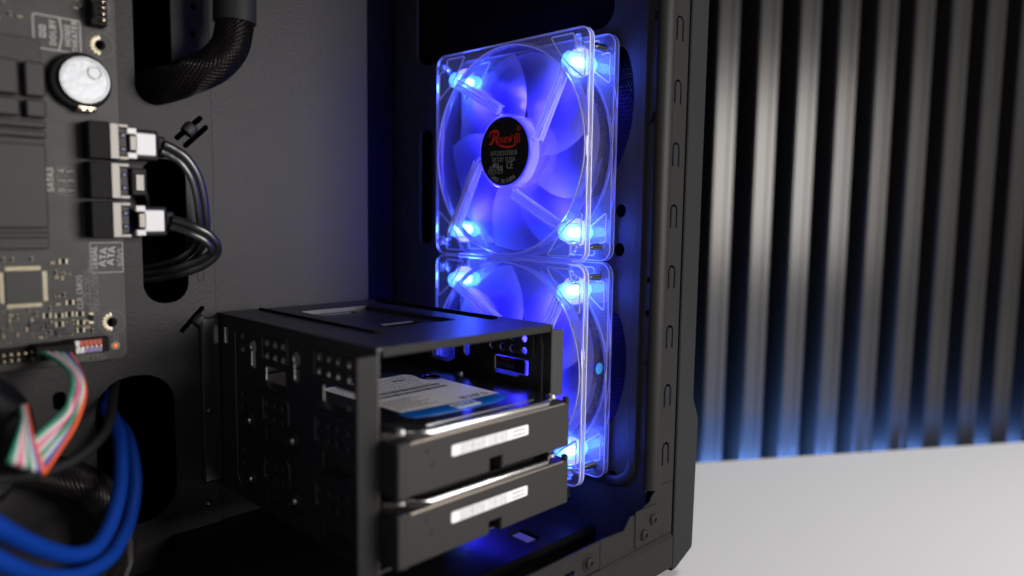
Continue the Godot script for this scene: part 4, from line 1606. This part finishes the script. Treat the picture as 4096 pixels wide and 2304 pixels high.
	for p in [[-0.2094, 0.0003], [-0.2080, -0.0040], [-0.2080, -0.0062], [-0.2058, -0.0040], [-0.2058, -0.0065], [-0.2035, -0.0050], [-0.2080, -0.0145], [-0.2080, -0.0180], [-0.2052, -0.0140], [-0.2040, -0.0263], [-0.2022, -0.0263], [-0.2162, -0.0215], [-0.2180, -0.0240], [-0.2165, -0.0262], [-0.2200, -0.0280], [-0.2150, -0.0320], [-0.2130, -0.0312], [-0.2112, -0.0300], [-0.1965, -0.0262], [-0.1968, -0.0292], [-0.1945, -0.0310], [-0.2255, -0.0215], [-0.2232, -0.0220], [-0.2270, 0.0022], [-0.2240, 0.0022], [-0.2170, 0.0022], [-0.2270, -0.0330], [-0.2250, 0.1010], [-0.2205, 0.1032], [-0.2232, 0.1080], [-0.1955, 0.1150], [-0.1935, 0.1120], [-0.1962, 0.1105]]:
		spots.append([p[0], p[1], 0.0017, 0.0010, 0 if rng.randf() < 0.6 else 2])
	for iy in 7:
		for ix in 14:
			var x := -0.2285 + ix * 0.0025 + rng.randf_range(-0.0004, 0.0004)
			var y := -0.0195 - iy * 0.0021 + rng.randf_range(-0.0003, 0.0003)
			if rng.randf() < 0.52 and spots.all(func(q): return absf(q[0] - x) > 0.0024 or absf(q[1] - y) > 0.0018):
				spots.append([x, y, 0.0015, 0.0009, 0 if rng.randf() < 0.6 else 2])
	for k in 26:
		var x := rng.randf_range(-0.232, -0.196)
		var y := rng.randf_range(0.088, 0.130)
		if (x < -0.2145 or y > 0.108) and spots.all(func(q): return absf(q[0] - x) > 0.0024 or absf(q[1] - y) > 0.0020):
			spots.append([x, y, 0.0016, 0.0010, 0 if rng.randf() < 0.5 else 2])
	spots.append([-0.1951, -0.0252, 0.0020, 0.0046, 3])
	for p in spots:
		var up2: bool = p[4] == 3 or rng.randf() < 0.5 and p[4] != 1
		var w: float = p[2]
		var h: float = p[3]
		if p[4] == 3:
			up2 = true
			w = 0.0046
			h = 0.0020
		var bs := Basis(Vector3(0, 1, 0), Vector3(-1, 0, 0), Vector3(0, 0, 1)) if up2 else Basis()
		var g := Shape.new()
		var c := Vector3(p[0], p[1], BZ)
		g.box(c + Vector3(0, 0, 0.0005), Vector3(w * 0.58, h, 0.0010), 0.0001, bs)
		var body := part("small_component", g, [M.chip, M.black, mat_ceramic(), M.black][p[4]], b)
		g = Shape.new()
		for k in [-1.0, 1.0]:
			g.box(c + bs * Vector3(w * 0.42 * k, 0, 0.00045), Vector3(w * 0.22, h * 1.02, 0.0010), 0.0001, bs)
		part("end_cap", g, M.solder, body)
		if p[4] in [1, 3]:
			frame(b, p[0] - (w if not up2 else h) * 0.62, p[1] - (h if not up2 else w) * 0.62, p[0] + (w if not up2 else h) * 0.62, p[1] + (h if not up2 else w) * 0.62, 0.0001, 0.00012, M.print_dim)
	# small plain chips
	for p in [[-0.2072, -0.0305, 0.0042, 0.0022], [-0.2170, -0.0270, 0.0044, 0.0034], [-0.2112, -0.0272, 0.0040, 0.0024]]:
		var g := Shape.new()
		g.box(Vector3(p[0], p[1], BZ + 0.0006), Vector3(p[2], p[3], 0.0012), 0.0002)
		part("small_chip", g, M.chip, b)
	# front-panel header, coloured, at the bottom edge
	s = Shape.new()
	s.box(Vector3(-0.1980, -0.0372, BZ + 0.0022), Vector3(0.0178, 0.0066, 0.0044), 0.0003)
	var fp := part("front_panel_header", s, M.black, t)
	for k in 6:
		var g := Shape.new()
		g.box(Vector3(-0.2022 + 0.0018 * k, -0.0356, BZ + 0.0047), Vector3(0.0017, 0.0026, 0.0012), 0.0001)
		part("header_block", g, M.header_red if k > 0 else M.white_plastic, fp)
		g = Shape.new()
		g.box(Vector3(-0.2022 + 0.0018 * k, -0.0386, BZ + 0.0047), Vector3(0.0017, 0.0028, 0.0012), 0.0001)
		part("header_block", g, M.header_violet if k > 1 else M.white_plastic, fp)
		g = Shape.new()
		g.box(Vector3(-0.2022 + 0.0018 * k, -0.0371, BZ + 0.0056), Vector3(0.0005, 0.0005, 0.0030))
		part("pin", g, M.metal_warm, fp)
	# pin header at the left of it
	s = Shape.new()
	s.box(Vector3(-0.2250, -0.0383, BZ + 0.0014), Vector3(0.0140, 0.0062, 0.0028), 0.0003)
	var ph := part("pin_header", s, M.black, t)
	for k in 5:
		for r in 2:
			if k == 3 and r == 1:
				continue
			var g := Shape.new()
			g.box(Vector3(-0.2300 + 0.00254 * k, -0.0370 - 0.00254 * r, BZ + 0.0050), Vector3(0.0007, 0.0007, 0.0060), 0.0001)
			part("pin", g, M.metal_warm, ph)
	# battery holder
	s = Shape.new()
	s.lathe(PackedVector2Array([Vector2(0.0122, 0.0), Vector2(0.0122, 0.0042), Vector2(0.0112, 0.0050), Vector2(0.0, 0.0050)]), Vector3(-0.1962, 0.0790, BZ), FACE_F, 36)
	var bh := part("battery_holder", s, M.black, t)
	s = Shape.new()
	s.box(Vector3(-0.1948, 0.0672, BZ + 0.0040), Vector3(0.0078, 0.0026, 0.0050), 0.0006)
	for k in 3:
		s.lathe(PackedVector2Array([Vector2(0.0010, 0.0), Vector2(0.0008, 0.0006), Vector2(0.0, 0.0009)]), Vector3(-0.1975 + 0.0027 * k, 0.0668, BZ + 0.0065), FACE_F, 12, true)
	part("spring_clip", s, M.metal_warm, bh)
	# coin cell in its holder
	var cb := thing("coin_battery", "round silver coin battery in its black holder on the motherboard", "battery", Vector3(-0.1956, 0.0791, BZ + 0.0046))
	s = Shape.new()
	s.lathe(PackedVector2Array([Vector2(0.0098, 0.0), Vector2(0.0100, 0.0004), Vector2(0.0100, 0.0028), Vector2(0.0097, 0.0032), Vector2(0.0089, 0.0032), Vector2(0.0087, 0.0030), Vector2(0.0, 0.0030)]), Vector3(-0.1956, 0.0791, BZ + 0.0046), Basis(Vector3(1, 0, 0), Vector3(0, 1, 0), Vector3(0.03, 0.02, 1)), 48)
	part("cell", s, M.cell, cb)
	var wz := BZ + 0.0046 + 0.0032
	words("3V", 0.0026, Vector3(-0.1948, 0.0862, wz), FACE_F_UPWARD, M.metal_dark, cb)
	words("+", 0.0040, Vector3(-0.1985, 0.0850, wz), FACE_F, M.metal_dark, cb)
	rg = Shape.new()
	lp = PackedVector3Array()
	for q in ring2(-0.1918, 0.0828, 0.0026, 24):
		lp.append(Vector3(q.x, q.y, wz))
	rg.tube(lp, 0.0002, 5, -1.0, Vector3(0, 0, 1), false, true)
	part("stamped_ring", rg, M.metal_dark, cb)


var ceramic: StandardMaterial3D
func mat_ceramic() -> StandardMaterial3D:
	if ceramic == null:
		ceramic = mat(lin(0.22, 0.17, 0.11), 0.5)
	return ceramic


func frame(b: Node, x0: float, y0: float, x1: float, y1: float, r: float, w: float, m: Material) -> void:
	var s := Shape.new()
	var k := 1 if r < 0.0002 else 3
	s.plate(rr(x0, y0, x1, y1, r, k), [rr(x0 + w, y0 + w, x1 - w, y1 - w, maxf(r - w, r * 0.4), k)], Vector3(0, 0, BZ), FACE_F, 0.0001)
	part("printed_frame", s, m, b)


func bar(b: Node, p: Vector3, q: Vector3, w: float) -> void:
	var s := Shape.new()
	var d := q - p
	s.box((p + q) * 0.5, Vector3(absf(d.x) + w, absf(d.y) + w, 0.00016))
	part("printed_line", s, M.print_dim, b)


# ---------------------------------------------------------------- ports, plugs and cables
func build_sata() -> void:
	var board := get_node("motherboard")
	# three double ports, one above the other, opening to the right
	for k in 3:
		var y := 0.0540 - 0.0174 * k
		var s := Shape.new()
		s.box(Vector3(-0.1916, y, BZ + 0.0050), Vector3(0.0084, 0.0162, 0.0100), 0.0004)
		var p := part("drive_port", s, M.black, board)
		s = Shape.new()
		s.box(Vector3(-0.1855, y, BZ + 0.0089), Vector3(0.0040, 0.0160, 0.0026), 0.0004)
		s.box(Vector3(-0.1814, y + 0.0071, BZ + 0.0082), Vector3(0.0044, 0.0017, 0.0012), 0.0003)
		s.box(Vector3(-0.1814, y - 0.0071, BZ + 0.0082), Vector3(0.0044, 0.0017, 0.0012), 0.0003)
		s.box(Vector3(-0.1824, y + 0.0078, BZ + 0.0042), Vector3(0.0058, 0.0008, 0.0084), 0.0002)
		s.box(Vector3(-0.1824, y - 0.0078, BZ + 0.0042), Vector3(0.0058, 0.0008, 0.0084), 0.0002)
		part("metal_shell", s, M.shell_metal, p)
		s = Shape.new()
		s.box(Vector3(-0.1815, y, BZ + 0.0060), Vector3(0.0040, 0.0124, 0.0020), 0.0003)
		part("port_tongue", s, M.chip, p)
		for e in [-1.0, 1.0]:
			s = Shape.new()
			s.lathe(PackedVector2Array([Vector2(0.0015, 0.0), Vector2(0.0013, 0.0007), Vector2(0.0, 0.0010)]), Vector3(-0.1812, y + 0.0030 * e, BZ + 0.0072), Basis(Vector3(1.2, 0, 0), Vector3(0, 0.8, 0), Vector3(0, 0, 1)), 12, true)
			part("retaining_bump", s, M.metal, p)
	plug("upper", 0.0540, 0.0, "black flat drive cable with a white plug in the topmost port",
		[Vector3(-0.1640, 0.0528, -0.0003), Vector3(-0.1600, 0.0510, 0.0002), Vector3(-0.1545, 0.0470, 0.0008), Vector3(-0.1492, 0.0385, 0.0002), Vector3(-0.1457, 0.0260, -0.0025), Vector3(-0.1438, 0.0135, -0.0065), Vector3(-0.1455, 0.0045, -0.0110), Vector3(-0.1515, -0.0015, -0.0150), Vector3(-0.1580, -0.0050, -0.0235), Vector3(-0.1655, -0.0075, -0.0330)])
	plug("lower", 0.0192, 0.0028, "black flat drive cable with a white plug in the lowest port",
		[Vector3(-0.1612, 0.0180, 0.0000), Vector3(-0.1575, 0.0168, 0.0015), Vector3(-0.1525, 0.0145, 0.0035), Vector3(-0.1465, 0.0112, 0.0042), Vector3(-0.1424, 0.0066, 0.0030), Vector3(-0.1418, 0.0026, 0.0), Vector3(-0.1465, -0.0020, -0.0040), Vector3(-0.1547, -0.0058, -0.0100), Vector3(-0.1605, -0.0081, -0.0200), Vector3(-0.1664, -0.0097, -0.0300)])
	# the middle plug is short and turns down behind the board
	var y := 0.0366
	var t := thing("short_plug", "short black plug with a metal latch in the middle port", "cable plug", Vector3(-0.175, y, BZ), "drive cables plugged into the board")
	var s := Shape.new()
	s.box(Vector3(-0.1748, y, BZ + 0.0035), Vector3(0.0066, 0.0124, 0.0080), 0.0006)
	part("plug_body", s, M.rubber, t)
	s = Shape.new()
	s.box(Vector3(-0.1748, y - 0.0004, BZ + 0.0079), Vector3(0.0040, 0.0078, 0.0010), 0.0004)
	part("latch", s, M.shell_metal, t)
	s = Shape.new()
	s.tube(curve([Vector3(-0.1720, y - 0.001, BZ), Vector3(-0.1690, y - 0.006, BZ - 0.002), Vector3(-0.1670, y - 0.015, BZ - 0.010), Vector3(-0.1665, y - 0.025, BZ - 0.022)], 6), 0.0042, 12, 0.0013, Vector3(0.8, 0.4, 0.4))
	part("flat_cable", s, M.black_gloss, t)


func plug(_which: String, y: float, dx: float, label: String, path: Array) -> void:
	var t := thing("drive_cable", label, "cable", Vector3(-0.17 + dx, y, BZ), "drive cables plugged into the board")
	var s := Shape.new()
	s.box(Vector3(-0.1712 + dx, y - 0.0005, BZ + 0.0035), Vector3(0.0112, 0.0138, 0.0072), 0.0008)
	part("plug_body", s, M.rubber, t)
	s = Shape.new()
	s.plate(rr(-0.1762 + dx, y - 0.0054, -0.1672 + dx, y + 0.0047, 0.0008, 2), [], Vector3(0, 0, BZ + 0.0066), FACE_F, 0.0016, 0.0005)
	s.box(Vector3(-0.1776 + dx, y + 0.0052, BZ + 0.0068), Vector3(0.0042, 0.0028, 0.0030), 0.0004)
	s.box(Vector3(-0.1776 + dx, y - 0.0058, BZ + 0.0068), Vector3(0.0042, 0.0028, 0.0030), 0.0004)
	part("white_cap", s, M.white_plastic, t)
	s = Shape.new()
	s.box(Vector3(-0.1772 + dx, y - 0.0002, BZ + 0.0081), Vector3(0.0034, 0.0070, 0.0012), 0.0005)
	part("latch", s, M.shell_metal, t)
	s = Shape.new()
	s.box(Vector3(-0.1640 + dx, y - 0.0007, BZ + 0.0036), Vector3(0.0040, 0.0096, 0.0052), 0.0008)
	part("strain_relief", s, M.rubber, t)
	# two round-backed conductors joined by a thin web
	var c := curve(path, 8)
	var upv := Vector3(0.15, -0.1, 1.0).normalized()
	for k in [-1.0, 1.0]:
		var off := PackedVector3Array()
		for i in c.size():
			var d := (c[mini(i + 1, c.size() - 1)] - c[maxi(i - 1, 0)]).normalized()
			off.append(c[i] + d.cross(upv).normalized() * 0.0019 * k)
		s = Shape.new()
		s.tube(off, 0.0019, 14, 0.0012, upv)
		part("conductor", s, M.black_gloss, t)


func braided(t: Node3D, path: Array, r: float, core: Material, threads: Material) -> void:
	var c := curve(path, 10)
	var s := Shape.new()
	s.tube(c, r * 0.93, 20)
	part("inner_wires", s, core, t)
	# expandable sleeve: threads wound both ways
	var frames := []
	var u := Vector3(0.31, 0.87, 0.37)
	for i in c.size():
		var d := (c[mini(i + 1, c.size() - 1)] - c[maxi(i - 1, 0)]).normalized()
		u = (u - d * u.dot(d)).normalized()
		frames.append([u, d.cross(u)])
	s = Shape.new()
	var count := 26
	var fine := 3
	var run := 0.0
	var runs := [0.0]
	for i in c.size() - 1:
		run += c[i].distance_to(c[i + 1])
		runs.append(run)
	for way in [-1.0, 1.0]:
		for k in count:
			var p := PackedVector3Array()
			for i in (c.size() - 1) * fine + 1:
				var f := float(i) / fine
				var i0 := mini(int(f), c.size() - 2)
				var w := f - i0
				var o := c[i0].lerp(c[i0 + 1], w)
				var fu: Vector3 = frames[i0][0].lerp(frames[i0 + 1][0], w)
				var fs: Vector3 = frames[i0][1].lerp(frames[i0 + 1][1], w)
				var along: float = lerpf(runs[i0], runs[i0 + 1], w)
				var a: float = TAU * k / count + way * along / (r * 1.15)
				p.append(o + (fu * cos(a) + fs * sin(a)) * (r + 0.0002 * way))
			s.tube(p, 0.00040, 5, 0.00025, Vector3.ZERO, false)
	part("woven_sleeve", s, threads, t)


func build_cables() -> void:
	# thick sleeved bundle that leaves the upper opening of the tray
	var t := thing("sleeved_cable_bundle", "thick black sleeved cable bundle rising beside the upper tray opening", "cable bundle", Vector3(-0.150, 0.084, 0.0), "sleeved cable bundles")
	braided(t, [Vector3(-0.1644, 0.0826, -0.0340), Vector3(-0.1620, 0.0825, -0.0200), Vector3(-0.1585, 0.0835, -0.0060), Vector3(-0.1520, 0.0868, 0.0035), Vector3(-0.1430, 0.0925, 0.0080), Vector3(-0.1360, 0.1010, 0.0095), Vector3(-0.1335, 0.1100, 0.0100), Vector3(-0.1330, 0.1150, 0.0100)], 0.0082, M.core_red, M.braid)
	var s := Shape.new()
	s.tube(curve([Vector3(-0.1331, 0.1135, 0.0100), Vector3(-0.1328, 0.1250, 0.0102), Vector3(-0.1322, 0.1600, 0.0105), Vector3(-0.1322, 0.2200, 0.0105)], 5), 0.0099, 24)
	part("shrink_tube", s, M.rubber, t)
	t = thing("sleeved_cable_bundle", "black sleeved cable bundle curving down behind the two blue cables", "cable bundle", Vector3(-0.2, -0.11, 0.004), "sleeved cable bundles")
	braided(t, [Vector3(-0.2242, -0.0880, -0.0080), Vector3(-0.2131, -0.0925, -0.0030), Vector3(-0.2032, -0.0985, 0.0020), Vector3(-0.1955, -0.1085, 0.0050), Vector3(-0.1920, -0.1205, 0.0060), Vector3(-0.1928, -0.1328, 0.0060), Vector3(-0.1966, -0.1455, 0.0040)], 0.0078, M.core_red, M.braid_grey)
	t = thing("sleeved_cable_bundle", "black sleeved cable bundle at the far left below the motherboard", "cable bundle", Vector3(-0.235, -0.06, 0.02), "sleeved cable bundles")
	braided(t, [Vector3(-0.2471, -0.0481, 0.0200), Vector3(-0.2400, -0.0504, 0.0210), Vector3(-0.2354, -0.0568, 0.0210), Vector3(-0.2345, -0.0658, 0.0210), Vector3(-0.2372, -0.0756, 0.0210), Vector3(-0.2438, -0.0847, 0.0200)], 0.0088, M.rubber, M.braid)
	# two blue round cables
	t = thing("blue_cable", "bright blue round cable of the pair, the inner loop nearer the wires", "cable", Vector3(-0.188, -0.075, 0.0), "blue round cables")
	s = Shape.new()
	s.tube(curve([Vector3(-0.1841, -0.0657, -0.0350), Vector3(-0.1868, -0.0698, -0.0200), Vector3(-0.1880, -0.0765, 0.0000), Vector3(-0.1907, -0.0834, 0.0120), Vector3(-0.1952, -0.0931, 0.0250), Vector3(-0.2004, -0.0992, 0.0350), Vector3(-0.2068, -0.1041, 0.0450), Vector3(-0.2149, -0.1065, 0.0550), Vector3(-0.2241, -0.1035, 0.0620), Vector3(-0.2336, -0.0957, 0.0700), Vector3(-0.2424, -0.0866, 0.0780), Vector3(-0.2495, -0.0781, 0.0850), Vector3(-0.2562, -0.0697, 0.0900)], 8), 0.0030, 18)
	part("jacket", s, M.blue_jacket, t)
	t = thing("blue_cable", "bright blue round cable of the pair, the outer and lower loop", "cable", Vector3(-0.1816, -0.08, 0.0), "blue round cables")
	s = Shape.new()
	s.tube(curve([Vector3(-0.1800, -0.0692, -0.0450), Vector3(-0.1815, -0.0763, -0.0300), Vector3(-0.1816, -0.0813, -0.0120), Vector3(-0.1832, -0.0874, 0.0020), Vector3(-0.1864, -0.0981, 0.0150), Vector3(-0.1930, -0.1081, 0.0280), Vector3(-0.2012, -0.1131, 0.0400), Vector3(-0.2092, -0.1146, 0.0500), Vector3(-0.2218, -0.1128, 0.0600), Vector3(-0.2345, -0.1057, 0.0680), Vector3(-0.2446, -0.0958, 0.0780), Vector3(-0.2539, -0.0848, 0.0850)], 8), 0.0030, 18)
	part("jacket", s, M.blue_jacket, t)
	# thin black cable in front of the lower opening
	t = thing("black_cable", "thin black round cable arching from the lower tray opening to the left", "cable", Vector3(-0.2, -0.07, 0.02))
	s = Shape.new()
	s.tube(curve([Vector3(-0.1791, -0.0606, -0.0300), Vector3(-0.1865, -0.0637, -0.0100), Vector3(-0.1941, -0.0690, 0.0100), Vector3(-0.2018, -0.0731, 0.0220), Vector3(-0.2124, -0.0769, 0.0300), Vector3(-0.2220, -0.0780, 0.0350), Vector3(-0.2334, -0.0768, 0.0400), Vector3(-0.2452, -0.0742, 0.0450)], 8), 0.0022, 14)
	part("jacket", s, M.rubber, t)
	# striped wires from the header at the board's lower edge
	t = thing("striped_wire_ribbon", "ribbon of white, green, blue and red wires hanging from the motherboard", "cable", Vector3(-0.211, -0.038, BZ + 0.003))
	s = Shape.new()
	s.box(Vector3(-0.2118, -0.0372, BZ + 0.0062), Vector3(0.0150, 0.0060, 0.0105), 0.0005)
	part("wire_plug", s, M.black, t)
	var wl := [Vector3(-0.2185, -0.0367, 0.0030), Vector3(-0.2174, -0.0379, 0.0150), Vector3(-0.2159, -0.0409, 0.0300), Vector3(-0.2161, -0.0457, 0.0360), Vector3(-0.2190, -0.0532, 0.0400), Vector3(-0.2290, -0.0590, 0.0460), Vector3(-0.2402, -0.0652, 0.0520), Vector3(-0.2412, -0.0640, 0.0555), Vector3(-0.2376, -0.0588, 0.0500), Vector3(-0.2336, -0.0550, 0.0400), Vector3(-0.2300, -0.0525, 0.0200)]
	var wr := [Vector3(-0.2062, -0.0385, 0.0030), Vector3(-0.2050, -0.0431, 0.0140), Vector3(-0.2067, -0.0475, 0.0260), Vector3(-0.2093, -0.0532, 0.0320), Vector3(-0.2151, -0.0611, 0.0380), Vector3(-0.2227, -0.0677, 0.0460), Vector3(-0.2292, -0.0725, 0.0520), Vector3(-0.2306, -0.0710, 0.0560), Vector3(-0.2318, -0.0607, 0.0500), Vector3(-0.2306, -0.0560, 0.0400), Vector3(-0.2272, -0.0530, 0.0200)]
	var cols := [M.wire_green, M.wire_white, M.wire_pink, M.wire_white, M.wire_green, M.wire_white, M.wire_blue, M.wire_orange]
	for k in 8:
		var f := k / 7.0
		var p := []
		for i in wl.size():
			var pinch: float = [0.85, 0.6, 0.55, 0.62, 0.75, 0.9, 0.95, 0.9, 0.75, 0.6, 0.6][i]
			var q: Vector3 = wl[i].lerp(wr[i], 0.55 + (f - 0.5) * pinch)
			q += Vector3(0, 0, 0.0016 * sin(k * 2.3 + i * 1.1)) if i < 5 else Vector3.ZERO
			p.append(q)
		s = Shape.new()
		s.tube(curve(p, 6), 0.00086, 10)
		part("wire", s, cols[k], t)
